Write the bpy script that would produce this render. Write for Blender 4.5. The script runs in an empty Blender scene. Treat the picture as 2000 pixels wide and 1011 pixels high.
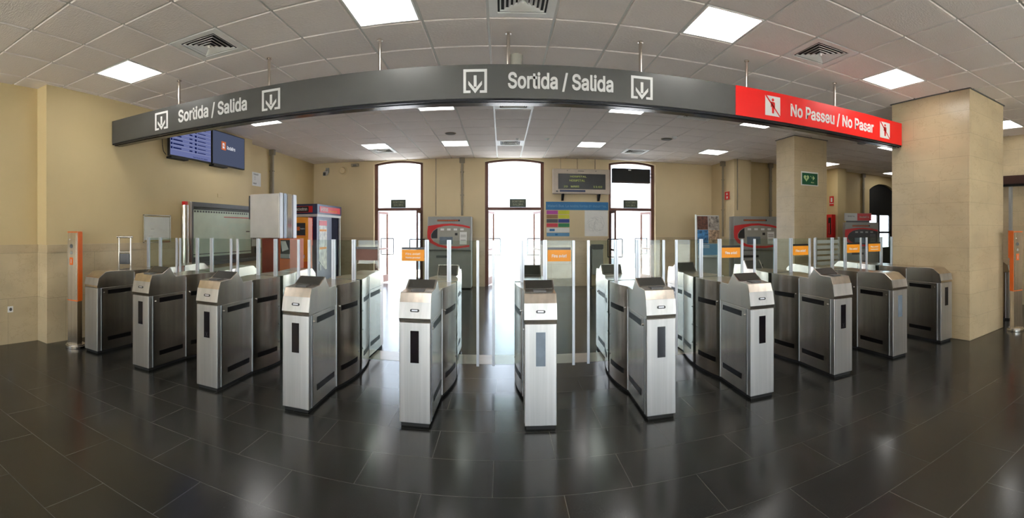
import bpy, bmesh, math, random
from mathutils import Vector, Matrix
random.seed(4)
PI = math.pi
scene = bpy.context.scene
C = scene.collection

# ------------------------------------------------------------------ camera
F = 891.0; XC = 981.0; YH = 450.0; H = 1.5; HC = 3.44
cam_data = bpy.data.cameras.new('camera')
cam = bpy.data.objects.new('camera', cam_data); C.objects.link(cam)
scene.camera = cam
cam.location = (0, 0, H); cam.rotation_euler = (PI / 2, 0, 0)
cam_data.type = 'PANO'; cam_data.panorama_type = 'CENTRAL_CYLINDRICAL'
cam_data.central_cylindrical_range_u_min = -XC / F
cam_data.central_cylindrical_range_u_max = (2000 - XC) / F
cam_data.central_cylindrical_range_v_min = -(1011 - YH) / F
cam_data.central_cylindrical_range_v_max = YH / F
cam_data.central_cylindrical_radius = 1.0
cam_data.clip_start = 0.05; cam_data.clip_end = 300

# ------------------------------------------------------------------ exposure, sky, sun
vs = scene.view_settings
vs.view_transform = 'Standard'; vs.look = 'None'; vs.gamma = 1.0; vs.use_curve_mapping = False
vs.exposure = 0.8
PANEL_POWER = 6.0      # radiance of the ceiling light diffusers
SKY_POWER = 6.0
world = bpy.data.worlds.new('world'); scene.world = world; world.use_nodes = True
bg = world.node_tree.nodes['Background']
bg.inputs['Color'].default_value = (0.86, 0.93, 1.0, 1); bg.inputs['Strength'].default_value = SKY_POWER

sun_data = bpy.data.lights.new('sun', 'SUN'); sun_data.energy = 44; sun_data.angle = 0.01; sun_data.color = (1.0, 0.95, 0.88)
sun = bpy.data.objects.new('sun', sun_data); C.objects.link(sun); sun.rotation_euler = (math.radians(32), 0, math.radians(8))   # high, from the platform side

def portal(name, loc, rot, sx, sy):
    l = bpy.data.lights.new(name, 'AREA'); l.shape = 'RECTANGLE'; l.size = sx; l.size_y = sy
    l.cycles.is_portal = True
    o = bpy.data.objects.new(name, l); C.objects.link(o); o.location = loc; o.rotation_euler = rot
    return o

# ------------------------------------------------------------------ materials
def s2l(c):
    c = c / 255.0
    return c / 12.92 if c <= 0.04045 else ((c + 0.055) / 1.055) ** 2.4
def rgb(r, g, b): return (s2l(r), s2l(g), s2l(b), 1)

class NT:
    def __init__(self, name):
        self.m = bpy.data.materials.new(name); self.m.use_nodes = True
        self.t = self.m.node_tree; self.n = self.t.nodes; self.l = self.t.links
        self.b = self.n['Principled BSDF']; self.out = self.n['Material Output']
    def node(self, typ, **kw):
        n = self.n.new(typ)
        for k, v in kw.items(): setattr(n, k, v)
        return n
    def link(self, a, b): self.l.new(a, b)
    def coord(self, scale=(1, 1, 1), rot=(0, 0, 0), kind='Object'):
        t = self.node('ShaderNodeTexCoord'); mp = self.node('ShaderNodeMapping')
        mp.inputs['Scale'].default_value = scale; mp.inputs['Rotation'].default_value = rot
        self.link(t.outputs[kind], mp.inputs['Vector']); return mp.outputs[0]
    def noise(self, vec, scale, detail=4, rough=0.5):
        n = self.node('ShaderNodeTexNoise'); n.inputs['Scale'].default_value = scale
        n.inputs['Detail'].default_value = detail; n.inputs['Roughness'].default_value = rough
        self.link(vec, n.inputs['Vector']); return n.outputs[0]
    def ramp(self, fac, stops):
        r = self.node('ShaderNodeValToRGB'); e = r.color_ramp.elements
        while len(e) < len(stops): e.new(0.5)
        for k, (p, c) in enumerate(stops):
            e[k].position = p; e[k].color = c if len(c) == 4 else (*c, 1)
        self.link(fac, r.inputs[0]); return r.outputs[0]
    def mix(self, fac, a, b, mode='MIX'):
        m = self.node('ShaderNodeMix', data_type='RGBA', blend_type=mode)
        for s, v in ((m.inputs[0], fac), (m.inputs[6], a), (m.inputs[7], b)):
            if isinstance(v, bpy.types.NodeSocket): self.link(v, s)
            else: s.default_value = v
        return m.outputs[2]
    def bump(self, h, strength=0.2, dist=0.01):
        b = self.node('ShaderNodeBump'); b.inputs['Strength'].default_value = strength
        b.inputs['Distance'].default_value = dist
        self.link(h, b.inputs['Height']); self.link(b.outputs[0], self.b.inputs['Normal'])

def plain(name, col, rough=0.5, metal=0.0, vary=0.06, scale=6.0, spec=0.5):
    k = NT(name); v = k.noise(k.coord(), scale, 5)
    lo = tuple(max(0, c * (1 - vary)) for c in col[:3]) + (1,); hi = tuple(min(1, c * (1 + vary)) for c in col[:3]) + (1,)
    k.link(k.ramp(v, [(0.3, lo), (0.7, hi)]), k.b.inputs['Base Color'])
    k.b.inputs['Roughness'].default_value = rough; k.b.inputs['Metallic'].default_value = metal
    k.b.inputs['Specular IOR Level'].default_value = spec
    return k.m

def emit(name, col, power):
    k = NT(name); k.n.remove(k.b); e = k.node('ShaderNodeEmission')
    e.inputs[0].default_value = col; e.inputs[1].default_value = power
    k.link(e.outputs[0], k.out.inputs[0]); return k.m

def glass(name, tint, refl_rough=0.01, ior=1.5):
    k = NT(name); k.n.remove(k.b)
    t = k.node('ShaderNodeBsdfTransparent'); t.inputs[0].default_value = tint
    g = k.node('ShaderNodeBsdfGlossy'); g.inputs['Roughness'].default_value = refl_rough
    lw = k.node('ShaderNodeLayerWeight'); lw.inputs[0].default_value = 0.5      # Schlick reflectance, the same from both sides
    pw = k.node('ShaderNodeMath', operation='POWER'); k.link(lw.outputs['Facing'], pw.inputs[0]); pw.inputs[1].default_value = 5.0
    fr = k.node('ShaderNodeMath', operation='MULTIPLY_ADD'); k.link(pw.outputs[0], fr.inputs[0]); fr.inputs[1].default_value = 0.8; fr.inputs[2].default_value = 0.018
    mx = k.node('ShaderNodeMixShader'); k.link(fr.outputs[0], mx.inputs[0])
    k.link(t.outputs[0], mx.inputs[1]); k.link(g.outputs[0], mx.inputs[2]); k.link(mx.outputs[0], k.out.inputs[0])
    return k.m

def steel(name, col, rough, vertical=True):
    k = NT(name)
    n2 = k.noise(k.coord(scale=(9, 9, 0.25)), 1.6, 3, 0.6)
    base = k.ramp(n2, [(0.3, tuple(c * 0.82 for c in col[:3])), (0.7, tuple(min(1, c * 1.14) for c in col[:3]))])  # vertical streaks in the colour imitate soft reflections
    k.link(base, k.b.inputs['Base Color']); k.b.inputs['Metallic'].default_value = 1
    k.b.inputs['Roughness'].default_value = rough
    return k.m

def marble(name, base, tw, th, joint, horizontal_axis='xy'):
    k = NT(name)
    geo = k.node('ShaderNodeNewGeometry'); sep = k.node('ShaderNodeSeparateXYZ'); k.link(geo.outputs['Position'], sep.inputs[0])
    add = k.node('ShaderNodeMath', operation='ADD'); k.link(sep.outputs[0], add.inputs[0]); k.link(sep.outputs[1], add.inputs[1])
    com = k.node('ShaderNodeCombineXYZ'); k.link(add.outputs[0], com.inputs[0]); k.link(sep.outputs[2], com.inputs[1])
    br = k.node('ShaderNodeTexBrick'); k.link(com.outputs[0], br.inputs['Vector'])
    br.offset = 0.5; br.inputs['Scale'].default_value = 1.0
    br.inputs['Brick Width'].default_value = tw; br.inputs['Row Height'].default_value = th
    br.inputs['Mortar Size'].default_value = 0.0035; br.inputs['Mortar Smooth'].default_value = 0.3
    br.inputs['Color1'].default_value = (0.975, 0.975, 0.975, 1); br.inputs['Color2'].default_value = (1.025, 1.022, 1.015, 1)
    br.inputs['Mortar'].default_value = (joint, joint, joint, 1)
    n1 = k.noise(k.coord(scale=(1, 1, 1.6)), 1.8, 4, 0.5)
    c1 = k.ramp(n1, [(0.3, tuple(c * 0.88 for c in base[:3])), (0.5, base), (0.72, tuple(min(1, c * 1.10) for c in base[:3]))])
    wv = k.noise(k.coord(scale=(1.1, 1.1, 1.8), rot=(0.3, 0.5, 0.2)), 2.3, 5, 0.6)
    vein = k.ramp(wv, [(0.485, (1, 1, 1)), (0.497, (0.78, 0.72, 0.64)), (0.51, (1, 1, 1))])
    c2 = k.mix(0.5, c1, vein, 'MULTIPLY'); c3 = k.mix(1.0, c2, br.outputs[0], 'MULTIPLY')
    k.link(c3, k.b.inputs['Base Color']); k.b.inputs['Roughness'].default_value = 0.28
    return k.m

M = {}
M['wall'] = plain('cream_paint', rgb(207, 186, 141), 0.6, vary=0.03, scale=1.5)
M['wall_b'] = plain('cream_paint_back', rgb(212, 192, 154), 0.6, vary=0.03, scale=1.5)
M['marble'] = marble('marble_wainscot', rgb(200, 182, 148), 1.0, 0.6, 0.70)
M['marble_cap'] = marble('marble_cap', rgb(196, 176, 142), 1.2, 5.0, 0.85)
M['marble_col'] = marble('marble_column', rgb(196, 177, 144), 0.95, 0.315, 0.80)
M['steel'] = steel('brushed_steel', (0.62, 0.565, 0.50), 0.25)
M['steel_light'] = steel('brushed_steel_light', (0.50, 0.495, 0.49), 0.44)
M['chrome'] = plain('chrome', (0.75, 0.74, 0.72), 0.12, 1.0)
M['alu'] = plain('anodised_aluminium', (0.56, 0.59, 0.64), 0.42, 0.6)
M['alu_dark'] = plain('dull_aluminium', (0.30, 0.33, 0.37), 0.4, 0.7)
M['black'] = plain('black_plastic', (0.012, 0.012, 0.013), 0.3)
M['strip_black'] = plain('strip_black', (0.006, 0.005, 0.005), 0.35, spec=0.15)
M['matt_black'] = plain('matt_black', (0.01, 0.01, 0.01), 0.7)
M['window_black'] = plain('black_window', (0.006, 0.005, 0.008), 0.08)
M['window_blue'] = plain('blue_grey_window', (0.16, 0.20, 0.25), 0.12, vary=0.2)  # on the gates, a blue-grey reflection put into the colour
M['screen_dark'] = plain('dark_wedge_plate', (0.045, 0.042, 0.035), 0.3)
M['orange'] = plain('orange_vinyl', rgb(240, 152, 18), 0.5)
M['orange_red'] = plain('orange_red_paint', rgb(226, 104, 26), 0.45)
M['brown_red'] = plain('rust_red_panel', rgb(140, 44, 22), 0.65, spec=0.25)
M['red'] = plain('red_paint', rgb(208, 28, 28), 0.4)
M['sign_red'] = plain('sign_red', rgb(222, 30, 26), 0.35, vary=0.02)
M['sign_grey'] = plain('sign_grey', rgb(84, 84, 82), 0.33, 0.3, vary=0.03)
M['sign_channel'] = plain('sign_channel', rgb(50, 51, 56), 0.22, 0.6)
M['white'] = plain('white_plastic', rgb(232, 232, 230), 0.5, vary=0.02)
M['letter'] = plain('sign_lettering', rgb(206, 205, 204), 0.5, vary=0.02)
M['grey'] = plain('grey_enamel', rgb(150, 150, 146), 0.45)
M['grey_dark'] = plain('dark_grey_enamel', rgb(84, 84, 84), 0.45)
M['grey_light'] = plain('light_grey_enamel', rgb(196, 196, 194), 0.45)
M['panel_beige'] = plain('panel_beige', rgb(160, 157, 146), 0.45)
M['navy'] = plain('navy_panel', rgb(30, 42, 82), 0.35)
M['brown'] = plain('brown_door_paint', rgb(104, 64, 50), 0.5)
M['darkbrown'] = plain('dark_brown_box', rgb(58, 30, 20), 0.5)
M['green'] = plain('green_sign', rgb(10, 92, 56), 0.4)
M['green_dark'] = plain('exit_sign_green', rgb(62, 70, 52), 0.4)
M['lumin'] = plain('luminescent_print', rgb(205, 222, 160), 0.5)
M['exit_text'] = plain('exit_sign_print', rgb(138, 142, 112), 0.5)
M['blue'] = plain('poster_blue', rgb(28, 110, 165), 0.5)
M['blue_light'] = plain('poster_light_blue', rgb(96, 150, 190), 0.5)
M['paper'] = plain('paper', rgb(232, 230, 226), 0.6, vary=0.04)
M['acrylic'] = glass('clear_acrylic', (0.98, 0.99, 0.98, 1), 0.05)
M['glass'] = glass('clear_toughened_glass', (0.88, 0.93, 0.90, 1), 0.02)
M['door_glass'] = glass('door_glass', (0.95, 0.97, 0.97, 1), 0.02)
M['cream_stone'] = plain('pale_threshold_stone', rgb(196, 184, 168), 0.3)
M['conduit'] = plain('grey_conduit', rgb(140, 130, 112), 0.5)
M['diffuser'] = emit('lit_diffuser', (1.0, 0.985, 0.95, 1), PANEL_POWER)
M['tbar'] = plain('ceiling_grid_white', rgb(216, 213, 206), 0.45, vary=0.02)
M['vent_white'] = plain('vent_white', rgb(240, 239, 235), 0.45, vary=0.02)
M['led'] = emit('led_dots', rgb(190, 200, 110), 0.35)
M['tv_blue'] = emit('screen_blue', rgb(112, 120, 168), 0.5)
M['tv_slate'] = emit('screen_slate', rgb(84, 92, 116), 0.45)
M['tv_white'] = emit('screen_white', rgb(230, 232, 240), 0.5)
M['tv_navy'] = emit('screen_navy', rgb(20, 30, 80), 0.4)
M['asphalt'] = plain('street', (0.022, 0.027, 0.038), 0.9)
M['street_paving'] = plain('street_paving', (0.30, 0.30, 0.30), 0.8)
M['pavement'] = plain('pavement', (0.6, 0.6, 0.58), 0.8)
M['facade'] = plain('sky_tinted_facade', (0.20, 0.235, 0.29), 0.8)  # sky blue put into the facade to cool the floor reflections
M['bark'] = plain('tree_bark', (0.06, 0.05, 0.04), 0.9)
M['leaf'] = plain('tree_leaf', (0.05, 0.09, 0.03), 0.8, vary=0.4)

def make_ceiling_mat():
    k = NT('ceiling_tile'); v = k.coord()
    f = k.noise(k.coord(scale=(1, 1, 1)), 60, 3, 0.7)
    vo = k.node('ShaderNodeTexVoronoi'); vo.inputs['Scale'].default_value = 75; k.link(k.coord(scale=(0.5, 1.3, 1)), vo.inputs['Vector'])
    c = k.mix(f, rgb(236, 226, 219), rgb(248, 240, 235))
    c2 = k.mix(k.noise(v, 0.5, 2), c, rgb(240, 230, 224))
    k.link(c2, k.b.inputs['Base Color']); k.b.inputs['Roughness'].default_value = 0.85
    k.bump(vo.outputs[0], 0.5, 0.004); return k.m
M['tile'] = make_ceiling_mat()

def make_floor_mat():
    k = NT('dark_granite_floor')
    geo = k.node('ShaderNodeNewGeometry'); mp = k.node('ShaderNodeMapping'); k.link(geo.outputs['Position'], mp.inputs[0])
    mp.inputs['Location'].default_value = (0.46, -0.09, 0)
    br = k.node('ShaderNodeTexBrick'); k.link(mp.outputs[0], br.inputs['Vector'])
    br.offset = 0.5; br.inputs['Scale'].default_value = 1.0; br.inputs['Brick Width'].default_value = 0.81
    br.inputs['Row Height'].default_value = 0.412; br.inputs['Mortar Size'].default_value = 0.0028
    br.inputs['Mortar Smooth'].default_value = 0.4
    br.inputs['Color1'].default_value = (0.93, 0.93, 0.93, 1); br.inputs['Color2'].default_value = (1.07, 1.07, 1.07, 1)
    br.inputs['Mortar'].default_value = (4.4, 4.3, 4.1, 1)
    speck = k.noise(geo.outputs['Position'], 160, 3, 0.8)
    c = k.ramp(speck, [(0.35, (0.014, 0.014, 0.0137)), (0.6, (0.023, 0.023, 0.0215)), (0.78, (0.05, 0.048, 0.044))])
    c2 = k.mix(1.0, c, br.outputs[0], 'MULTIPLY')
    stain = k.ramp(k.noise(geo.outputs['Position'], 9, 6, 0.7), [(0.72, (0, 0, 0)), (0.80, (0.5, 0.5, 0.5))])
    c3 = k.mix(stain, c2, (0.075, 0.072, 0.066, 1)); 
    k.link(c3, k.b.inputs['Base Color'])
    rr = k.ramp(k.noise(geo.outputs['Position'], 1.1, 5, 0.6), [(0.3, (0.16, 0.16, 0.16)), (0.7, (0.23, 0.23, 0.23))])
    k.link(rr, k.b.inputs['Roughness']); k.b.inputs['Specular IOR Level'].default_value = 0.42
    return k.m
M['floor'] = make_floor_mat()

# ------------------------------------------------------------------ mesh helpers
def box(bm, x0, x1, y0, y1, z0, z1):
    v = [bm.verts.new(p) for p in ((x0, y0, z0), (x1, y0, z0), (x1, y1, z0), (x0, y1, z0), (x0, y0, z1), (x1, y0, z1), (x1, y1, z1), (x0, y1, z1))]
    for f in ((3, 2, 1, 0), (4, 5, 6, 7), (0, 1, 5, 4), (1, 2, 6, 5), (2, 3, 7, 6), (3, 0, 4, 7)): bm.faces.new([v[i] for i in f])
def prism(bm, pts, a0, a1, axis='x'):
    """extrude a closed 2D outline along an axis; pts are the other two coordinates in order"""
    def P(p, a):
        return (a, p[0], p[1]) if axis == 'x' else ((p[0], a, p[1]) if axis == 'y' else (p[0], p[1], a))
    A = [bm.verts.new(P(p, a0)) for p in pts]; B = [bm.verts.new(P(p, a1)) for p in pts]
    n = len(pts)
    try:
        bm.faces.new(A); bm.faces.new(B[::-1])
    except ValueError: pass
    for i in range(n): bm.faces.new([A[i], B[i], B[(i + 1) % n], A[(i + 1) % n]])
def cyl(bm, p0, p1, r, n=16, r1=None):
    p0 = Vector(p0); p1 = Vector(p1); d = (p1 - p0).normalized()
    u = d.orthogonal().normalized(); w = d.cross(u); r1 = r if r1 is None else r1
    A = [bm.verts.new(p0 + r * (math.cos(t) * u + math.sin(t) * w)) for t in [2 * PI * i / n for i in range(n)]]
    B = [bm.verts.new(p1 + r1 * (math.cos(t) * u + math.sin(t) * w)) for t in [2 * PI * i / n for i in range(n)]]
    bm.faces.new(A[::-1]); bm.faces.new(B)
    for i in range(n): bm.faces.new([A[i], A[(i + 1) % n], B[(i + 1) % n], B[i]])
def tube(bm, pts, r, n=8):
    for a, b in zip(pts[:-1], pts[1:]): cyl(bm, a, b, r, n)
def quad(bm, a, b, c, d): bm.faces.new([bm.verts.new(p) for p in (a, b, c, d)])

def mesh(fn, name='mesh', smooth=False):
    bm = bmesh.new(); fn(bm)
    bmesh.ops.recalc_face_normals(bm, faces=bm.faces[:])
    me = bpy.data.meshes.new(name); bm.to_mesh(me); bm.free()
    if smooth:
        for p in me.polygons: p.use_smooth = True
    return me
def obj(name, me, mat, parent=None, loc=(0, 0, 0), rot=(0, 0, 0), bevel=0, smooth=False, label=None):
    if callable(me): me = mesh(me, name)
    if mat is not None and not me.materials: me.materials.append(mat)
    o = bpy.data.objects.new(name, me); C.objects.link(o)
    o.parent = parent; o.location = loc; o.rotation_euler = rot
    if bevel:
        b = o.modifiers.new('bevel', 'BEVEL'); b.width = bevel; b.segments = 2; b.limit_method = 'ANGLE'; b.angle_limit = math.radians(30)
    if smooth:
        for p in me.polygons: p.use_smooth = True
    if label: o['label'] = label
    return o
def thing(name, label, cat, loc=(0, 0, 0), rz=0, group=None):
    o = bpy.data.objects.new(name, None); C.objects.link(o); o.location = loc; o.rotation_euler = (0, 0, rz)
    o.empty_display_size = 0.1
    o['label'] = label; o['category'] = cat
    if group: o['group'] = group
    return o
def tag(o, label, cat, group=None):
    o['label'] = label; o['category'] = cat
    if group: o['group'] = group
    return o
def struct(o): o['kind'] = 'structure'; return o

try:      # the sans serif that ships with Blender; its default font otherwise
    import os
    FONT = bpy.data.fonts.load(os.path.join(bpy.utils.resource_path('LOCAL'), 'datafiles', 'fonts', 'Inter.woff2'))
except Exception:
    FONT = None
TXT = {}
def text_mesh(s, size, bold=0.0, sx=1.0, depth=0.001):
    """lettering standing in the XZ plane, centred, reading along +X when seen from -Y"""
    key = (s, size, bold, sx, depth)
    if key in TXT: return TXT[key]
    cu = bpy.data.curves.new('lettering', 'FONT'); cu.body = s; cu.font = FONT or cu.font; cu.size = size; cu.offset = bold; cu.extrude = depth
    cu.align_x = 'CENTER'; cu.align_y = 'CENTER'; cu.resolution_u = 3
    o = bpy.data.objects.new('tmp', cu); C.objects.link(o)
    dg = bpy.context.evaluated_depsgraph_get()
    me = bpy.data.meshes.new_from_object(o.evaluated_get(dg)); me.materials.clear()
    me.transform(Matrix.Rotation(PI / 2, 4, 'X') @ Matrix.Diagonal((sx, 1, 1, 1)))
    bpy.data.objects.remove(o); bpy.data.curves.remove(cu)
    TXT[key] = me; return me
def lettering(s, size, mat, parent, loc, rz=0, bold=0.0, sx=1.0, name='lettering', rx=0):
    me = text_mesh(s, size, bold, sx).copy()
    return obj(name, me, mat, parent, loc, (rx, 0, rz))
def text_at(s, width, height, mat, parent, loc, rz=0, bold=0.0, name='lettering', rx=0):
    """lettering scaled to a width and height"""
    me = text_mesh(s, 1.0, bold, 1.0).copy()
    xs = [v.co.x for v in me.vertices]; zs = [v.co.z for v in me.vertices]
    w = max(xs) - min(xs); h = max(zs) - min(zs); cx = (max(xs) + min(xs)) / 2; cz = (max(zs) + min(zs)) / 2
    me.transform(Matrix.Diagonal((width / w, 1, height / h, 1)) @ Matrix.Translation((-cx, 0, -cz)))
    return obj(name, me, mat, parent, loc, (rx, 0, rz))

def az(px): return (px - XC) / F
def on_y(px, Y): return Y * math.tan(az(px))          # X of a picture column on a wall at depth Y
def on_x(px, X): return X / math.tan(az(px))          # Y of a picture column on a wall at X
def zat(py, X, Y): return H + (YH - py) * math.hypot(X, Y) / F

# ------------------------------------------------------------------ the room
YB = 12.2; YR = 11.0; XL = -5.10; XL2 = -5.35; YREAR = -5.0
floor = struct(obj('floor', lambda bm: box(bm, -5.6, 15.2, -5.2, 12.55, -0.1, 0), M['floor']))

# ceiling: recessed grid with tegular tiles; cells with a lamp or a vent have no tile
TX, TY, X0, Y0 = 0.61, 0.63, -3.18, 2.90
def cell(i, j): return (X0 + TX * i, Y0 + TY * j)
LIGHTS = [(-2, 1, 'square lit ceiling panel farthest left, close to the cream wall'),
          (3, 1, 'large bright ceiling panel at the top edge left of the centre vent'),
          (8, 1, 'bright ceiling panel in front of the sign, right of the centre vent'),
          (12, 1, 'bright ceiling panel in front of the red part of the sign'),
          (-2, 6, 'lit ceiling panel just under the sign, right of the wall screens'),
          (3, 6, 'lit ceiling panel just under the sign beside the left door'),
          (8, 6, 'lit ceiling panel just under the sign below its right arrow'),
          (12, 6, 'lit ceiling panel directly under the red no entry panel, left end'),
          (18, 6, 'lit ceiling panel seen against the thick marble column, under the red sign end'),
          (0, 11, 'far lit ceiling panel beside a small vent above the left doorway'),
          (3, 11, 'far lit ceiling panel above the middle ticket machine'),
          (8, 11, 'far lit ceiling panel above the electronic display board'),
          (13, 11, 'far lit ceiling panel left of the thin marble column'),
          (19, 11, 'far lit ceiling panel just right of the thin marble column'),
          (24, 11, 'farthest lit ceiling panel, above the dark arched door'),
          (17, 1, 'lit ceiling panel at the right edge beyond the thick column')]
HIDDEN_LIGHTS = [(-2, -4), (3, -4), (8, -4), (12, -4), (-2, -9), (3, -9), (8, -9), (12, -9)]
VENTS = [(0, 1, 'square air vent in the ceiling at the left, before the sign'),
         (5, 1, 'square air vent at the top edge above the middle of the sign'),
         (10, 1, 'square air vent in the ceiling above the red part of the sign'),
         (5, 6, 'square air vent half hidden just under the middle of the sign'),
         (10, 6, 'square air vent just under the sign, left of the red part'),
         (0, 12, 'small far air vent touching a lit panel above the left doorway'),
         (5, 11, 'far air vent between two pale grid bars above the middle doorway'),
         (10, 12, 'far air vent above the right doorway')]
skip = {(i, j) for i, j, *_ in LIGHTS + HIDDEN_LIGHTS + VENTS}
def ceiling_bm(bm):
    for i in range(-5, 31):
        for j in range(-13, 16):
            x, y = cell(i, j); g = 0.011
            if (i, j) in skip: continue
            if x > 15: continue
            x0, x1, y0, y1 = x + g, x + TX - g, y + g, y + TY - g; b = 0.006
            zl, zu = HC, HC + 0.012
            lo = [(x0 + b, y0 + b), (x1 - b, y0 + b), (x1 - b, y1 - b), (x0 + b, y1 - b)]; up = [(x0, y0), (x1, y0), (x1, y1), (x0, y1)]
            L = [bm.verts.new((*p, zl)) for p in lo]; U = [bm.verts.new((*p, zu)) for p in up]
            bm.faces.new(L[::-1])
            for a in range(4): bm.faces.new([L[a], L[(a + 1) % 4], U[(a + 1) % 4], U[a]])
ceiling = struct(obj('ceiling', ceiling_bm, M['tile']))
struct(obj('trim_1', lambda bm: box(bm, -6.3, 15.3, -5.3, 12.6, HC + 0.013, HC + 0.05), M['tbar']))
for k, i_ in enumerate((5, 6)):       # added white strips stand in for reflected light on two grid rails
    struct(obj('trim_%d' % (k + 10), lambda bm: box(bm, X0 + TX * i_ - 0.014, X0 + TX * i_ + 0.014, 5.4, 12.05, HC - 0.006, HC + 0.012), M['vent_white']))

def strip(name, pts, z0, z1, thick, mat):
    """wall along a polyline in plan; thickness to the left of the walking direction"""
    def f(bm):
        for a, b in zip(pts[:-1], pts[1:]):
            a = Vector(a); b = Vector(b); d = (b - a).normalized(); n = Vector((-d.y, d.x)) * thick
            prism(bm, [tuple(a), tuple(b), tuple(b + n), tuple(a + n)], z0, z1, 'z')
    return struct(obj(name, f, mat))
def wall_box(name, x0, x1, y0, y1, z0, z1, mat): return struct(obj(name, lambda bm: box(bm, x0, x1, y0, y1, z0, z1), mat))
WZ = 1.21; CZ = 1.31
# left wall in three runs, each with marble wainscot and cap
def left_run(k, x, y0, y1):
    wall_box('wall_left', x - 0.3, x, y0, y1, CZ, HC + 0.04, M['wall'])
    wall_box('wall_left', x - 0.3, x + 0.012, y0, y1, 0, WZ, M['marble'])
    wall_box('trim_%d' % (k + 1), x - 0.3, x + 0.022, y0, y1, WZ, CZ, M['marble_cap'])
left_run(1, -5.33, YREAR, 3.28)
left_run(2, XL, 3.28, 8.35)
left_run(3, XL2, 8.35, YB + 0.1)

# back wall with arched doorways
def arch_pts(x0, x1, zs, zt, n=14):
    """points of a segmental arch from x0 to x1, springing zs, crown zt"""
    w = (x1 - x0) / 2; h = zt - zs; R = (w * w + h * h) / (2 * h); cx = (x0 + x1) / 2; cz = zt - R
    a0 = math.asin(w / R)
    return [(cx + R * math.sin(-a0 + 2 * a0 * i / n), cz + R * math.cos(-a0 + 2 * a0 * i / n)) for i in range(n + 1)]
DOORS = [(on_y(730, YB), on_y(826, YB)), (on_y(947, YB), on_y(1063, YB)), (on_y(1189, YB), on_y(1280, YB))]
ZS, ZT = 3.35, 3.43
def wall_with_arches(name, xa, xb, y, thick, openings, mat, zlow, zs, zt, ztop=HC + 0.04):
    def f(bm):
        x = xa
        for (d0, d1) in openings:
            box(bm, x, d0, y, y + thick, zlow, ztop)
            pts = arch_pts(d0, d1, zs, zt)
            prism(bm, pts + [(d1, ztop), (d0, ztop)], y, y + thick, 'y')
            x = d1
        box(bm, x, xb, y, y + thick, zlow, ztop)
    return struct(obj(name, f, mat))
wall_with_arches('wall_back', XL2 - 0.1, 6.05, YB, 0.38, DOORS, M['wall_b'], CZ, ZS, ZT)
def wains(name, xa, xb, y, openings, z0, z1, out, mat, thick=0.38):
    def f(bm):
        x = xa
        for d0, d1 in openings:
            box(bm, x, d0, y - out, y + thick, z0, z1); x = d1
        box(bm, x, xb, y - out, y + thick, z0, z1)
    return struct(obj(name, f, mat))
wains('wall_back', XL2 - 0.1, 6.05, YB, DOORS, 0, WZ, 0.012, M['marble'])
wains('trim_5', XL2 - 0.1, 6.05, YB, DOORS, WZ, CZ, 0.022, M['marble_cap'])
# right part of the back wall stands nearer, with two piers
wall_box('wall_back', 6.02, 6.55, 10.8, YB + 0.38, CZ, HC + 0.04, M['wall_b'])
wall_box('wall_back', 6.008, 6.56, 10.788, YB + 0.38, 0, CZ, M['marble'])
D4 = (on_y(1698, YR), on_y(1748, YR))
wall_with_arches('wall_back', 6.55, 15.2, YR, 0.3, [D4], M['wall'], CZ, 2.93, 3.16)
wains('wall_back', 6.56, 15.2, YR, [D4], 0, CZ, 0.012, M['marble'], 0.3)
wall_box('wall_back', 9.5, 9.86, 10.5, YR, CZ, HC + 0.04, M['wall'])
wall_box('wall_back', 9.488, 9.872, 10.488, YR, 0, CZ, M['marble'])
# right side
wall_box('wall_right', 14.9, 15.2, 5.6, YR + 0.1, 0, HC + 0.04, M['wall'])
wall_box('wall_right', 8.4, 15.2, 5.4, 5.7, 0, HC + 0.04, M['wall'])
wall_box('wall_right', 8.4, 8.7, YREAR, 5.4, 2.45, HC + 0.04, M['marble_col'])
wall_box('wall_right', 8.4, 8.7, YREAR, 5.4, 0, 2.45, M['marble_col'])
# unseen wall behind the camera; openings inferred from bright gates, placed for the light
RO = [(-4.8, -3.2), (-0.8, 1.8), (3.6, 5.4)]
RH = 3.15
def rear(bm):
    x = -5.7
    for a, b in RO:
        box(bm, x, a, YREAR - 0.3, YREAR, 0, HC + 0.04); box(bm, a, b, YREAR - 0.3, YREAR, RH, HC + 0.04); x = b
    box(bm, x, 8.7, YREAR - 0.3, YREAR, 0, HC + 0.04)
struct(obj('wall_rear', rear, M['wall']))
for k, (a, b) in enumerate(RO):
    portal('portal', ((a + b) / 2, YREAR - 0.28, RH / 2), (PI / 2, 0, 0), b - a, RH).rotation_euler = (PI / 2, 0, PI)
    wf = struct(obj('window_%d' % (k + 5), lambda bm: [box(bm, a, a + 0.06, YREAR - 0.2, YREAR - 0.14, 0, RH), box(bm, b - 0.06, b, YREAR - 0.2, YREAR - 0.14, 0, RH),
        box(bm, (a + b) / 2 - 0.04, (a + b) / 2 + 0.04, YREAR - 0.2, YREAR - 0.14, 0, RH), box(bm, a, b, YREAR - 0.2, YREAR - 0.14, 2.05, 2.12)], M['brown']))
    obj('pane', lambda bm: box(bm, a + 0.05, b - 0.05, YREAR - 0.175, YREAR - 0.165, 0, RH - 0.01), M['door_glass'], wf)
for a, b in DOORS:
    portal('portal', ((a + b) / 2, YB + 0.36, 1.7), (-PI / 2, 0, 0), b - a, 3.4).rotation_euler = (-PI / 2, 0, 0)

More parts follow.
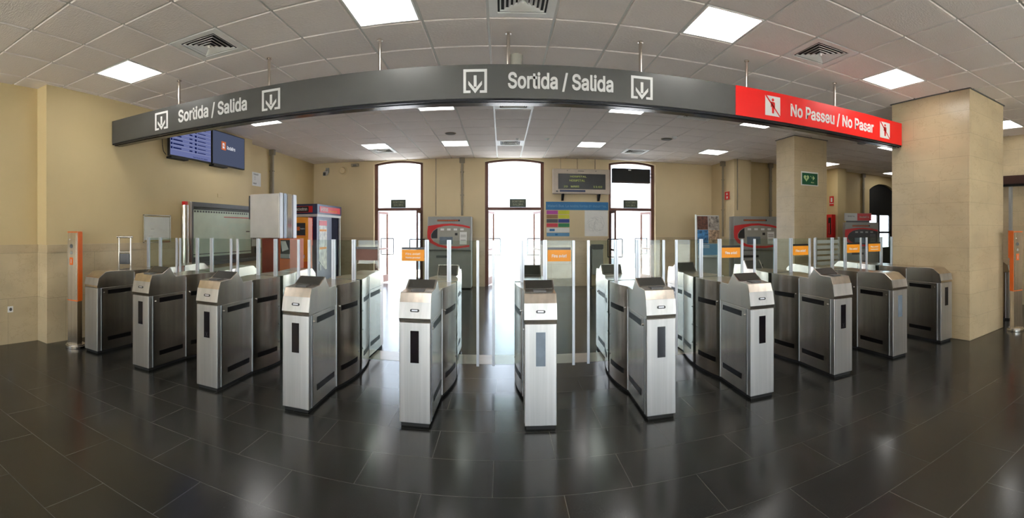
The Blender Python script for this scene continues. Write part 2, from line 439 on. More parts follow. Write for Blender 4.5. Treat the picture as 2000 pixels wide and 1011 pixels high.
# marble columns
struct(obj('wall_column_left', lambda bm: box(bm, 5.55, 6.42, 7.45, 8.1, 0, HC + 0.03), M['marble_col'], bevel=0.006))
struct(obj('wall_column_right', lambda bm: box(bm, 5.3, 6.3, 3.22, 4.62, 0, HC + 0.03), M['marble_col'], bevel=0.006))
struct(obj('floor', lambda bm: box(bm, -4.9, 5.2, 5.12, 5.50, 0.0, 0.002), M['cream_stone']))
# dark ceiling edge around the columns
for k, (x0, x1, y0, y1) in enumerate(((5.55, 6.42, 7.45, 8.1), (5.3, 6.3, 3.22, 4.62))):
    struct(obj('trim_%d' % (k + 6), lambda bm: box(bm, x0 - 0.02, x1 + 0.02, y0 - 0.02, y1 + 0.02, HC - 0.012, HC + 0.01), M['grey_dark']))

# ------------------------------------------------------------------ ceiling lamps and vents
gz = HC + 0.012
fr_me = mesh(lambda bm: [box(bm, -TX / 2 + 0.014, TX / 2 - 0.014, -TY / 2 + 0.014, -TY / 2 + 0.03, -0.012, 0),
                         box(bm, -TX / 2 + 0.014, TX / 2 - 0.014, TY / 2 - 0.03, TY / 2 - 0.014, -0.012, 0),
                         box(bm, -TX / 2 + 0.014, -TX / 2 + 0.03, -TY / 2 + 0.03, TY / 2 - 0.03, -0.012, 0),
                         box(bm, TX / 2 - 0.03, TX / 2 - 0.014, -TY / 2 + 0.03, TY / 2 - 0.03, -0.012, 0)])
fr_me.materials.append(M['vent_white'])
df_me = mesh(lambda bm: box(bm, -TX / 2 + 0.03, TX / 2 - 0.03, -TY / 2 + 0.03, TY / 2 - 0.03, -0.006, 0))
df_me.materials.append(M['diffuser'])
def ceiling_light(i, j, label):
    x, y = cell(i + 0.5, j + 0.5)
    t = thing('ceiling_light', label, 'ceiling light', (x, y, gz), 0, 'square ceiling light panels')
    obj('frame', fr_me, None, t); obj('diffuser', df_me, None, t)
for a in LIGHTS: ceiling_light(*a)
HL = ['left', 'centre left', 'centre right', 'right']
for k, (i, j) in enumerate(HIDDEN_LIGHTS):
    ceiling_light(i, j, 'square lit ceiling panel behind the viewer, %s of the %s row' % (HL[k % 4], 'nearer' if k < 4 else 'farther'))
def vent_frame(bm):
    a, b = TX / 2 - 0.014, TY / 2 - 0.014
    for (x0, x1, y0, y1) in ((-a, a, -b, -b + 0.075), (-a, a, b - 0.075, b), (-a, -a + 0.075, -b + 0.075, b - 0.075), (a - 0.075, a, -b + 0.075, b - 0.075)):
        box(bm, x0, x1, y0, y1, -0.012, 0)
def vent_louvres(bm):
    for k in range(6):
        ro = 0.235 - k * 0.038; ri = ro - 0.034; zo = -0.006 - 0.004 * k; zi = zo + 0.032
        O = [bm.verts.new((sx * ro, sy * ro, zo)) for sx, sy in ((-1, -1), (1, -1), (1, 1), (-1, 1))]
        I = [bm.verts.new((sx * ri, sy * ri, zi)) for sx, sy in ((-1, -1), (1, -1), (1, 1), (-1, 1))]
        O2 = [bm.verts.new((sx * ro, sy * ro, zo + 0.003)) for sx, sy in ((-1, -1), (1, -1), (1, 1), (-1, 1))]
        I2 = [bm.verts.new((sx * ri, sy * ri, zi + 0.003)) for sx, sy in ((-1, -1), (1, -1), (1, 1), (-1, 1))]
        for a in range(4):
            b = (a + 1) % 4
            bm.faces.new([O[a], O[b], I[b], I[a]]); bm.faces.new([O2[a], I2[a], I2[b], O2[b]]); bm.faces.new([O[a], O2[a], O2[b], O[b]])
    box(bm, -0.012, 0.012, -0.012, 0.012, -0.03, 0.0)
vf = mesh(vent_frame); vf.materials.append(M['vent_white'])
vl = mesh(vent_louvres); vl.materials.append(M['vent_white'])
vb = mesh(lambda bm: box(bm, -0.24, 0.24, -0.24, 0.24, -0.0008, 0)); vb.materials.append(M['matt_black'])
for i, j, label in VENTS:
    x, y = cell(i + 0.5, j + 0.5)
    t = thing('ceiling_vent', label, 'air vent', (x, y, gz), 0, 'square ceiling air vents')
    obj('frame', vf, None, t); o = obj('louvres', vl, None, t); o.location.z = -0.002; obj('backing', vb, None, t)
def ceil_at(px, py):
    r = F * (HC - H) / (YH - py); a = az(px); return r * math.sin(a), r * math.cos(a)
for px, py, r, lab in ((880, 260, 0.11, 'round grey ceiling loudspeaker above the left doorway area'), (1302, 271, 0.12, 'round grey ceiling loudspeaker right of the centre, under the sign'), (1683, 279, 0.11, 'round ceiling loudspeaker in the dark area beside the thick column')):
    x, y = ceil_at(px, py)
    t = thing('ceiling_loudspeaker', lab, 'loudspeaker', (x, y, HC), 0, 'round ceiling loudspeakers')
    obj('grille', lambda bm: cyl(bm, (0, 0, -0.018), (0, 0, 0), r * 0.85, 28), M['grey_dark'], t)
    obj('rim', lambda bm: cyl(bm, (0, 0, -0.01), (0, 0, 0), r, 28), M['conduit'], t)
for px, py, lab in ((1068, 270, 'small white smoke detector on the ceiling near the far vent'), (1010, 270, 'small cone smoke detector in front of the far centre vent'), (1709, 281, 'tiny smoke detector in the dim ceiling near the thick column'), (1318, 267, 'small dark detector beside the right round loudspeaker')):
    x, y = ceil_at(px, py)
    t = thing('smoke_detector', lab, 'smoke detector', (x, y, HC), 0, 'smoke detectors')
    obj('base', lambda bm: cyl(bm, (0, 0, -0.015), (0, 0, 0), 0.055, 20), M['vent_white'], t)
    obj('head', lambda bm: cyl(bm, (0, 0, -0.045), (0, 0, -0.015), 0.022, 16, 0.045), M['white'], t)
x, y = 0.155, 5.05
t = thing('dome_camera', 'beige dome security camera on the ceiling behind the sign', 'security camera', (x, y, HC))
obj('housing', lambda bm: cyl(bm, (0, 0, -0.12), (0, 0, 0), 0.065, 24, 0.075), M['panel_beige'], t, bevel=0.006)
obj('dome', lambda bm: bmesh.ops.create_uvsphere(bm, u_segments=20, v_segments=12, radius=0.055, matrix=Matrix.Translation((0, 0, -0.125))), M['black'], t, smooth=True)

# ------------------------------------------------------------------ overhead sign
SY = 4.41
t = thing('overhead_sign', 'long grey and red hanging exit sign on seven poles across the hall', 'sign', (0, SY, 2.78))
SX0, SX1 = -5.08, 5.285; RX = on_y(1437, SY)
obj('housing', lambda bm: box(bm, SX0, SX1, 0.004, 0.205, 0.0, 0.33), M['sign_grey'], t, bevel=0.003)
obj('lower_channel', lambda bm: [box(bm, SX0, SX1, 0.010, 0.2, -0.022, -0.001), box(bm, SX0, SX1, 0.055, 0.15, -0.030, -0.022)], M['sign_channel'], t)
obj('red_panel', lambda bm: box(bm, RX, SX1, -0.002, 0.0035, 0.002, 0.332), M['sign_red'], t, label='bright red face plate')
for px in (348, 524, 741, 993, 1252, 1460, 1632):
    obj('hanger_pole', lambda bm: [cyl(bm, (0, 0, 0), (0, 0, HC - 2.78 - 0.331), 0.017, 14), cyl(bm, (0, 0, HC - 2.78 - 0.331 - 0.01), (0, 0, HC - 2.78 - 0.331), 0.03, 16)], M['steel'], t, (on_y(px, SY + 0.05), 0.07, 0.331), smooth=False)
def arrow_picto(bm):
    s = 0.115; w = 0.026; d0, d1 = -0.001, 0.0015
    def r(x0, x1, z0, z1): box(bm, x0, x1, d0, d1, z0, z1)
    r(-s, s, s - w, s); r(-s, -s + w, -s, s - w); r(s - w, s, -s, s - w)
    r(-s + w, -0.045, -s, -s + 0.024); r(0.045, s - w, -s, -s + 0.024)
    r(-0.014, 0.014, -0.055, 0.055)
    prism(bm, [(0, -0.118), (0.066, -0.035), (0.066, 0.002), (0, -0.075), (-0.066, 0.002), (-0.066, -0.035)], d0, d1, 'y')
pm = mesh(arrow_picto); pm.materials.append(M['letter'])
for px in (315, 529, 928, 1254): obj('arrow_pictogram', pm, None, t, (on_y(px, SY), 0.002, 0.168))
text_at('Sortida / Salida', on_y(482, SY) - on_y(348, SY), 0.185, M['letter'], t, ((on_y(482, SY) + on_y(348, SY)) / 2, 0.002, 0.166), bold=0.022)
text_at('Sortida / Salida', on_y(1198, SY) - on_y(992, SY), 0.185, M['letter'], t, ((on_y(992, SY) + on_y(1198, SY)) / 2, 0.002, 0.166), bold=0.022)
text_at('No Passeu / No Pasar', on_y(1706, SY) - on_y(1544, SY), 0.175, M['letter'], t, ((on_y(1544, SY) + on_y(1706, SY)) / 2, -0.004, 0.158), bold=0.022)
for px in (1509, 1728):
    o = obj('no_entry_pictogram', lambda bm: prism(bm, [(-0.105, 0.115), (0.105, 0.115), (0.105, -0.115), (-0.105, -0.115)], -0.001, 0.001, 'y'), M['letter'], t, (on_y(px, SY), -0.004, 0.168))
    def walker(bm):
        d0, d1 = -0.004, -0.002
        cyl(bm, (0, d0, 0.072), (0, d1, 0.072), 0.017, 14)
        prism(bm, [(-0.026, 0.048), (0.02, 0.048), (0.028, 0.035), (0.028, -0.02), (0.018, -0.02), (0.014, -0.085), (-0.012, -0.085), (-0.016, -0.01), (-0.03, -0.015)], d0, d1, 'y')
        prism(bm, [(-0.105, 0.115), (-0.088, 0.115), (0.105, -0.105), (0.105, -0.115), (0.096, -0.115), (-0.105, 0.108)], d0, d1, 'y')
    obj('crossed_out_figure', walker, M['red'], o)

# ------------------------------------------------------------------ ticket gates
HW = 0.12                      # half width of a cabinet
GL = 2.32                      # length
def halfw(y):
    return HW + 0.072 * math.sin(PI * (y - 0.63) / 1.06) ** 0.8 if 0.63 < y < 1.69 else HW
def mid_outline(y0, y1, n=9, off=0.0):
    ys = [y0 + (y1 - y0) * i / n for i in range(n + 1)]
    return [(halfw(y) + off, y) for y in ys] + [(-halfw(y) - off, y) for y in ys[::-1]]
GM = {}
def gm(key, fn, mat, smooth=False):
    if key not in GM:
        me = mesh(fn, key); me.materials.append(M[mat]); GM[key] = me
    return GM[key]
head_wedge = [(0.0, 0.80), (-0.007, 0.83), (0.018, 0.95), (0.05, 1.022), (0.225, 1.03), (0.345, 1.092), (0.445, 0.982), (0.628, 0.985), (0.628, 0.80)]
head_blank = [(0.0, 0.80), (-0.007, 0.83), (0.016, 0.92), (0.13, 0.99), (0.20, 0.998), (0.628, 0.985), (0.628, 0.80)]
mirror = lambda pts: [(GL - y, z) for y, z in pts]
gm('front_body', lambda bm: box(bm, -HW, HW, 0.0, 0.628, 0.03, 0.797), 'steel')
gm('front_face', lambda bm: box(bm, -HW - 0.001, HW + 0.001, -0.003, 0.055, 0.03, 0.797), 'steel_light')
gm('rear_body', lambda bm: box(bm, -HW, HW, GL - 0.628, GL, 0.03, 0.797), 'steel')
gm('head_wedge', lambda bm: prism(bm, head_wedge, -HW - 0.003, HW + 0.003), 'steel')
gm('head_blank', lambda bm: prism(bm, head_blank, -HW - 0.003, HW + 0.003), 'steel')
gm('rear_wedge', lambda bm: prism(bm, mirror(head_wedge), -HW - 0.003, HW + 0.003), 'steel')
gm('rear_blank', lambda bm: prism(bm, mirror(head_blank), -HW - 0.003, HW + 0.003), 'steel')
def face_plate(pts):
    """pale front plate lying on the nose of the head"""
    return lambda bm: prism(bm, [(pts[1][0] - 0.003, pts[1][1]), (pts[2][0] - 0.003, pts[2][1]), (pts[2][0] + 0.003, pts[2][1]), (pts[1][0] + 0.003, pts[1][1])], -HW - 0.004, HW + 0.004)
gm('nose_plate', face_plate(head_wedge), 'steel_light'); gm('nose_plate_blank', face_plate(head_blank), 'steel_light')
gm('mid_front', lambda bm: prism(bm, mid_outline(0.631, 1.12), 0.03, 0.985, 'z'), 'steel')
gm('mid_rear', lambda bm: prism(bm, mid_outline(1.20, 1.689), 0.03, 0.985, 'z'), 'steel')
gm('mid_core', lambda bm: prism(bm, mid_outline(1.121, 1.199, 2, -0.035), 0.03, 0.975, 'z'), 'black')
gm('plinth', lambda bm: [box(bm, -HW + 0.012, HW - 0.012, 0.012, GL - 0.012, 0, 0.03), prism(bm, mid_outline(0.64, 1.68, 9, -0.012), 0, 0.0299, 'z')], 'matt_black')
def side_strips(y0, y1, z0, z1, side):
    def f(bm):
        n = 6; ys = [y0 + (y1 - y0) * i / n for i in range(n + 1)]
        o = [(side * (halfw(y) + 0.0025), y) for y in ys] + [(side * (halfw(y) - 0.002), y) for y in ys[::-1]]
        prism(bm, o, z0, z1, 'z')
    return f
STR = []
for k, (y0, y1, dz) in enumerate(((0.17, 0.57, 0.0), (0.70, 1.05, 0.02), (1.27, 1.62, 0.02), (1.75, 2.15, 0.0))):
    for side in (-1, 1):
        for z0, z1 in ((0.715, 0.765), (0.14, 0.19)):
            key = 'strip%d%d%.2f' % (k, side, z0); gm(key, side_strips(y0, y1, z0 + dz, z1 + dz, side), 'strip_black'); STR.append(key)
gm('seam', lambda bm: box(bm, -0.001, 0.001, 0.068, 0.078, 0.03, 0.79), 'black')
gm('corner_trim', lambda bm: box(bm, -0.002, 0.002, -0.006, 0.006, 0.03, 0.96), 'alu')
gm('edge_trim', lambda bm: box(bm, -0.0015, 0.0015, 0.056, 0.067, 0.03, 0.797), 'alu')
gm('lock', lambda bm: cyl(bm, (-0.008, 0, 0), (0.008, 0, 0), 0.010, 12), 'chrome')
gm('rivet', lambda bm: cyl(bm, (-0.003, 0, 0), (0.003, 0, 0), 0.008, 10), 'black')
gm('window', lambda bm: box(bm, -0.033, 0.033, -0.0055, 0.0, 0.49, 0.735), 'window_black')
gm('window_blue', lambda bm: box(bm, -0.036, 0.036, -0.0055, 0.0, 0.48, 0.735), 'window_blue')
gm('scratch', lambda bm: [prism(bm, [(-0.012, 0.50), (-0.010, 0.50), (0.012, 0.545), (0.010, 0.545)], -0.0062, -0.0056, 'y'), prism(bm, [(0.012, 0.50), (0.010, 0.50), (-0.012, 0.545), (-0.010, 0.545)], -0.0062, -0.0056, 'y')], 'grey_dark')
def slot_frame(bm):
    pts = [(0.036 * math.cos(a) if abs(math.cos(a)) < 0 else (0.024 * (1 if math.cos(a) > 0 else -1) + 0.012 * math.cos(a)), 0.012 * math.sin(a)) for a in [2 * PI * i / 16 + 0.05 for i in range(16)]]
    prism(bm, pts, -0.006, 0.0, 'y')
gm('slot_frame', slot_frame, 'black')
gm('slot_lip', lambda bm: box(bm, -0.022, 0.022, -0.008, -0.006, -0.004, 0.006), 'alu')
def slope_plate(p, q, w, th=0.004, a=0.06, b=0.94):
    p = Vector(p); q = Vector(q); d = q - p; n = Vector((-d.y, d.x)).normalized()
    if n.y < 0: n = -n
    A = p + d * a; B = p + d * b
    return lambda bm: prism(bm, [tuple(A - n * 0.001), tuple(B - n * 0.001), tuple(B + n * th), tuple(A + n * th)], -w, w)
gm('screen', slope_plate(head_wedge[4], head_wedge[5], 0.108), 'screen_dark')
gm('screen_rear', slope_plate(mirror(head_wedge)[4], mirror(head_wedge)[5], 0.108), 'screen_dark')
gm('back_slope_reflection', slope_plate(mirror(head_wedge)[6], mirror(head_wedge)[5], 0.108), 'screen_dark')  # dark plate stands in for the ceiling reflected in bare metal
gm('reader_pad', lambda bm: box(bm, -0.05, 0.05, 0.10, 0.205, 1.022, 1.034), 'grey_dark')
gm('post', lambda bm: [box(bm, -0.020, 0.020, -0.014, 0.014, 0.975, 1.405)], 'alu')
gm('post_groove', lambda bm: [box(bm, -0.004, 0.004, -0.0155, -0.013, 0.99, 1.40)], 'alu_dark')
LEAF = 0.27
def flap(s): return lambda bm: box(bm, min(s * 0.134, s * (0.134 + LEAF)), max(s * 0.134, s * (0.134 + LEAF)), 1.152, 1.162, 0.16, 1.40)
def flap_edge(s): return lambda bm: box(bm, s * (0.134 + LEAF) - 0.013, s * (0.134 + LEAF) + 0.013, 1.148, 1.167, 0.14, 1.40)
for s, nme in ((-1, 'l'), (1, 'r')):
    gm('flap_' + nme, flap(s), 'glass'); gm('edge_' + nme, flap_edge(s), 'alu')
gm('glass_top', lambda bm: box(bm, -0.094, 0.094, 1.152, 1.162, 0.985, 1.40), 'glass')

def sticker(parent, s, lines, brown=False):
    x0, x1 = s * 0.14, s * 0.375
    x0, x1 = min(x0, x1), max(x0, x1)
    st = obj('sticker', lambda bm: box(bm, x0, x1, 1.1475, 1.151, 1.19, 1.305), M['brown'] if brown else M['orange'], parent)
    obj('sticker_header', lambda bm: box(bm, x0, x1, 1.147, 1.151, 1.306, 1.33), M['black'], parent)
    if brown: return
    if lines == 2:
        text_at('Fins aviat!', 0.15, 0.022, M['white'], parent, ((x0 + x1) / 2, 1.1465, 1.262), bold=0.01)
        text_at('Hasta pronto!', 0.15, 0.022, M['white'], parent, ((x0 + x1) / 2, 1.1465, 1.222), bold=0.01)
    else:
        text_at('Fins aviat!', 0.15, 0.032, M['white'], parent, ((x0 + x1) / 2, 1.1465, 1.245), bold=0.015)

def gate(x, y, yaw, label, wedge=True, slot=True, window='window', scratch=False, left=True, right=True, st=None, edges=(True, True), rwedge=True):
    t = thing('ticket_gate', label, 'ticket gate', (x, y, 0), yaw, 'steel ticket gates in a row')
    P = lambda key, name, **kw: obj(name, GM[key], None, t, **kw)
    P('plinth', 'plinth'); P('front_body', 'front_cabinet', bevel=0.003); P('front_face', 'front_panel', bevel=0.004)
    P('rear_body', 'rear_cabinet', bevel=0.003)
    h = P('head_wedge' if wedge else 'head_blank', 'front_cover', bevel=0.004)
    P('rear_wedge' if rwedge else 'rear_blank', 'rear_cover', bevel=0.004)
    P('nose_plate' if wedge else 'nose_plate_blank', 'nose_plate')
    P('mid_front', 'curved_side_cabinet', bevel=0.002); P('mid_rear', 'curved_side_cabinet', bevel=0.002); P('mid_core', 'flap_slot')
    for s in (-1, 1):
        obj('panel_seam', GM['seam'], None, t, (s * (HW + 0.0008), 0, 0))
        obj('edge_trim', GM['edge_trim'], None, t, (s * (HW + 0.0008), 0, 0))
        for yy in (0.63, 1.69): obj('corner_trim', GM['corner_trim'], None, t, (s * (HW + 0.002), yy, 0))
        for yy, zz in ((0.115, 0.735), (GL - 0.115, 0.735), (0.68, 0.78)): obj('lock', GM['lock'], None, t, (s * (halfw(yy) + 0.003), yy, zz))
        for yy in (1.095, 1.225):
            for zz in (0.25, 0.45, 0.65): obj('rivet', GM['rivet'], None, t, (s * halfw(yy), yy, zz))
    if wedge: P('screen', 'wedge_plate'); P('reader_pad', 'reader_pad')
    if rwedge: P('screen_rear', 'wedge_plate'); P('back_slope_reflection', 'wedge_plate')
    if window: 
        w = P(window, 'sensor_window')
        if scratch: obj('scratch_mark', GM['scratch'], None, w)
    if slot:
        o = obj('ticket_slot', GM['slot_frame'], None, t, (0, 0.004, 0.888), (math.radians(-12), 0, 0)); obj('slot_lip', GM['slot_lip'], None, o)
    for k in STR: obj('sensor_strip', GM[k], None, t)
    for s in (-1, 1):
        p = obj('glass_post', GM['post'], None, t, (s * 0.114, 1.157, 0)); obj('post_groove', GM['post_groove'], None, p)
    obj('centre_pane', GM['glass_top'], None, t)
    for s, on, nm, ed in ((-1, left, 'l', edges[0]), (1, right, 'r', edges[1])):
        if not on: continue
        f = obj('glass_flap', GM['flap_' + nm], None, t)
        if ed: obj('edge_profile', GM['edge_' + nm], None, f)
        if st and st[0] == s: sticker(f, s, st[1], st[1] == 0)
    return t
GX = [-4.42, -3.52, -2.60, -1.655, -0.665, 0.289, 1.243, 2.21, 3.205, 4.14, 5.10]
GY = [3.50, 3.47, 3.44, 3.40, 3.42, 3.42, 3.42, 3.45, 3.46, 3.48, 3.47]
yaw = lambda x: -(0.02 + 0.010 * x)
GD = [dict(label='blank-topped steel gate at the far left, behind the orange striped post', wedge=False, slot=False, window=None, left=False, rwedge=False),
      dict(label='steel ticket gate second from the left, with a dull greyish front', rwedge=False),
      dict(label='steel ticket gate third from the left, scratched black window', scratch=True, rwedge=False),
      dict(label='steel ticket gate fourth from the left, wide side view and brown label', st=(1, 0), edges=(True, False), rwedge=False),
      dict(label='steel ticket gate left of the centre, two-line orange label on its left pane', st=(-1, 2), edges=(False, True)),
      dict(label='steel ticket gate facing straight ahead at the centre, blue-grey reflection painted on its window', window='window_blue', st=(1, 1)),
      dict(label='steel ticket gate right of the centre one, in front of the bright right doorway'),
      dict(label='steel ticket gate fourth from the right, orange label before the brochure rack', st=(1, 1)),
      dict(label='steel ticket gate third from the right with no slot, before the thin column', slot=False, scratch=True, st=(1, 1)),
      dict(label='blank-topped steel gate with a light blue reflection painted on its window, second from the right', wedge=False, slot=False, window='window_blue', st=(1, 1), rwedge=False),
      dict(label='blank-topped steel gate beside the thick marble column', wedge=False, slot=False, right=False, st=(-1, 2), rwedge=False)]
for gx, gy, d in zip(GX, GY, GD): gate(gx, gy, yaw(gx), **d)
gate(6.97, 3.40, 0, 'steel gate mostly hidden behind the right edge of the thick column', wedge=False, slot=False, left=False, right=False, rwedge=False)

# ------------------------------------------------------------------ help points
def help_point(x, y, rz, label, m=1):
    t = thing('help_point', label, 'help point', (x, y, 0), rz, 'orange striped help points')
    def outline(w, d, n=8):
        return [(-w, -d), (w, -d)] + [(w * math.cos(a), d * 0.2 + d * 0.9 * math.sin(a)) for a in [PI * i / n for i in range(n + 1)]]
    obj('base', lambda bm: [cyl(bm, (0, 0, 0), (0, 0, 0.035), 0.135, 28), cyl(bm, (0, 0, 0.035), (0, 0, 0.05), 0.12, 28)], M['chrome'], t, bevel=0.004)
    obj('lower_body', lambda bm: prism(bm, outline(0.088, 0.06), 0.05, 0.60, 'z'), M['steel'], t)
    obj('orange_ring', lambda bm: prism(bm, outline(0.090, 0.062), 0.60, 0.612, 'z'), M['orange_red'], t)
    obj('upper_body', lambda bm: prism(bm, outline(0.088, 0.06), 0.612, 1.475, 'z'), M['steel'], t)
    obj('orange_stripe', lambda bm: box(bm, min(m * 0.086, m * 0.0915), max(m * 0.086, m * 0.0915), -0.052, 0.03, 0.612, 1.475), M['orange_red'], t)
    obj('cap', lambda bm: prism(bm, outline(0.091, 0.063), 1.475, 1.488, 'z'), M['orange_red'], t)
    obj('face_panel', lambda bm: box(bm, -0.066, 0.066, -0.064, -0.058, 0.66, 1.46), M['steel'], t)
    obj('loudspeaker', lambda bm: cyl(bm, (-0.018, -0.068, 1.30), (-0.018, -0.060, 1.30), 0.026, 20), M['grey_dark'], t)
    obj('button', lambda bm: [cyl(bm, (-0.018, -0.069, 1.215), (-0.018, -0.060, 1.215), 0.020, 20)], M['grey'], t)
    obj('camera_eye', lambda bm: cyl(bm, (-0.045, -0.067, 1.385), (-0.045, -0.060, 1.385), 0.008, 12), M['white'], t)
    b = obj('info_badge', lambda bm: box(bm, -0.045, 0.012, -0.0675, -0.062, 1.06, 1.155), M['orange_red'], t)
    text_at('i', 0.012, 0.055, M['white'], b, (-0.017, -0.0685, 1.107), bold=0.03)
help_point(-4.74, 3.50, math.radians(8), 'steel help point with orange stripe standing at the left wall')
help_point(6.19, 2.96, math.radians(-20), 'steel help point with orange stripe at the right edge', -1)

# ------------------------------------------------------------------ left wall things
x = XL + 0.01
t = thing('wall_socket', 'white power socket low on the left marble wall', 'socket', (-5.318, on_x(20, -5.318), 0.46))
obj('plate', lambda bm: box(bm, 0, 0.012, -0.04, 0.04, -0.04, 0.04), M['white'], t, bevel=0.003)
obj('recess', lambda bm: cyl(bm, (0.011, 0, 0), (0.0135, 0, 0), 0.022, 20), M['grey_dark'], t)
# two screens
def tv(ya, yb, label, slate):
    t = thing('wall_screen', label, 'screen', (XL, (ya + yb) / 2, 2.73), 0, 'two dark framed wall screens')
    w = (yb - ya) / 2 - 0.006
    t.rotation_euler = (0, 0, 0)
    obj('bracket', lambda bm: [box(bm, 0.003, 0.075, -0.2, 0.2, 0.15, 0.45)], M['matt_black'], t)
    obj('lower_rail', lambda bm: box(bm, 0.01, 0.12, -w + 0.05, -w + 0.5, -0.03, 0.0), M['matt_black'], t)
    b = obj('casing', lambda bm: box(bm, 0.075, 0.125, -w, w, 0.0, 0.64), M['matt_black'], t, bevel=0.004)
    obj('display', lambda bm: box(bm, 0.124, 0.1262, -w + 0.018, w - 0.018, 0.02, 0.622), M['tv_slate'] if slate else M['tv_blue'], t)
    if slate:
        o = obj('logo_tile', lambda bm: box(bm, 0.1263, 0.1272, -0.27, -0.12, 0.30, 0.46), M['orange_red'], t, label='orange tile with a white R')
        text_at('R', 0.07, 0.10, M['tv_white'], o, (0.1276, -0.195, 0.38), PI / 2, 0.04)
        text_at('Rodalies', 0.28, 0.07, M['tv_white'], o, (0.1274, 0.06, 0.36), PI / 2, 0.01)
    else:
        def rows(bm):
            for r in range(7):
                z = 0.54 - r * 0.068
                box(bm, 0.1262, 0.1268, -w + 0.09, -w + 0.30 + 0.03 * (r % 3), z, z + 0.02); box(bm, 0.1262, 0.1268, -0.06, 0.02, z, z + 0.02)
                box(bm, 0.1262, 0.1268, 0.09, 0.14, z - 0.008, z + 0.028); box(bm, 0.1262, 0.1268, 0.17, 0.40, z, z + 0.012)
                box(bm, 0.1262, 0.1268, -w + 0.03, -w + 0.07, z - 0.008, z + 0.028)
        obj('timetable_rows', rows, M['tv_navy'], t)
        obj('row_lines', lambda bm: [box(bm, 0.1261, 0.1266, -w + 0.02, w - 0.02, 0.52 - r * 0.068, 0.5215 - r * 0.068) for r in range(7)], M['tv_white'], t)
        text_at('Sant Vicenç de Calders', 0.42, 0.03, M['tv_navy'], t, (0.1265, 0.25, 0.045), PI / 2)
    return t
tv(5.56, 6.72, 'wall screen showing a blue departure timetable', False)
tv(6.74, 7.86, 'wall screen showing a dull slate picture with an R logo', True)
obj_c = thing('screen_cable', 'thin black cable hanging beside the timetable screen', 'cable', (XL, 5.50, 2.8))
obj('cable', lambda bm: tube(bm, [(0.02, 0.0, 0.3), (0.05, -0.03, 0.22), (0.06, -0.035, 0.1), (0.05, 0.0, 0.0), (0.06, 0.05, -0.05)], 0.006), M['black'], obj_c)
# clear notice frame
t = thing('notice_holder', 'clear acrylic notice holder with a grey sheet on the left wall', 'notice', (XL + 0.022, 5.37, 1.30))
obj('sheet', lambda bm: box(bm, 0.008, 0.012, -0.30, 0.30, 0.05, 0.42), M['paper'], t)
obj('cover', lambda bm: box(bm, 0.016, 0.02, -0.31, 0.31, 0.02, 0.44), M['acrylic'], t)
obj('rim', lambda bm: [box(bm, 0, 0.024, -0.32, -0.308, 0.01, 0.45), box(bm, 0, 0.024, 0.308, 0.32, 0.01, 0.45), box(bm, 0, 0.024, -0.32, 0.32, 0.44, 0.452), box(bm, 0, 0.024, -0.32, 0.32, 0.008, 0.02)], M['chrome'], t)
obj('print', lambda bm: [box(bm, 0.0125, 0.013, -0.15, -0.07, 0.22, 0.226), box(bm, 0.0125, 0.013, -0.2, -0.1, 0.11, 0.114)], M['grey'], t)
# luggage barrier
t = thing('steel_barrier', 'small steel rail frame with a black box behind the far left gate', 'barrier', (-4.82, 4.43, 0), math.radians(35))
obj('upright', lambda bm: cyl(bm, (-0.085, 0, 0), (-0.085, 0, 1.40), 0.013, 12), M['steel'], t)
obj('upright', lambda bm: cyl(bm, (0.085, 0, 0), (0.085, 0, 1.40), 0.013, 12), M['steel'], t)
obj('top_rail', lambda bm: cyl(bm, (-0.115, 0, 1.41), (0.115, 0, 1.41), 0.018, 14), M['steel'], t)
obj('cross_rail', lambda bm: cyl(bm, (-0.085, 0, 1.19), (0.085, 0, 1.19), 0.010, 10), M['steel'], t)
obj('control_box', lambda bm: box(bm, -0.07, 0.07, -0.02, 0.03, 1.02, 1.17), M['black'], t, bevel=0.003)
# silver wall post
t = thing('silver_post', 'tall round silver post with a red cap beside the notice case', 'post', (-4.93, on_x(361, -4.93), 0))
obj('shaft', lambda bm: cyl(bm, (0, 0, 0), (0, 0, 1.93), 0.065, 26), M['steel'], t, smooth=False)
obj('red_cap', lambda bm: box(bm, -0.035, 0.035, -0.035, 0.035, 1.93, 1.99), M['red'], t, label='small red cap on top')
# timetable case
YA, YBB = on_x(369, -4.98), on_x(507, -4.98)
t = thing('timetable_case', 'large glazed timetable case with a dark metal frame on the left wall', 'notice board', (XL, (YA + YBB) / 2, 0.87))
w = (YBB - YA) / 2
obj('back_box', lambda bm: box(bm, 0.003, 0.085, -w, w, 0, 1.13), M['grey_dark'], t)
def fr(bm):
    box(bm, 0.085, 0.135, -w, -w + 0.11, 0, 1.13); box(bm, 0.085, 0.135, w - 0.04, w, 0, 1.13)
    box(bm, 0.085, 0.135, -w + 0.11, w - 0.04, 1.05, 1.13); box(bm, 0.085, 0.135, -w + 0.11, w - 0.04, 0, 0.07)
obj('frame', fr, M['grey_dark'], t, bevel=0.003)
obj('side_trim', lambda bm: box(bm, 0.09, 0.139, -w - 0.002, -w + 0.06, 0, 1.132), M['steel'], t)
obj('poster', lambda bm: box(bm, 0.086, 0.09, -w + 0.13, w - 0.30, 0.16, 1.0), plain('board_green_white', rgb(226, 234, 218), 0.5, vary=0.05), t)
obj('poster_sheet', lambda bm: box(bm, 0.086, 0.091, w - 0.27, w - 0.06, 0.3, 1.02), M['paper'], t)
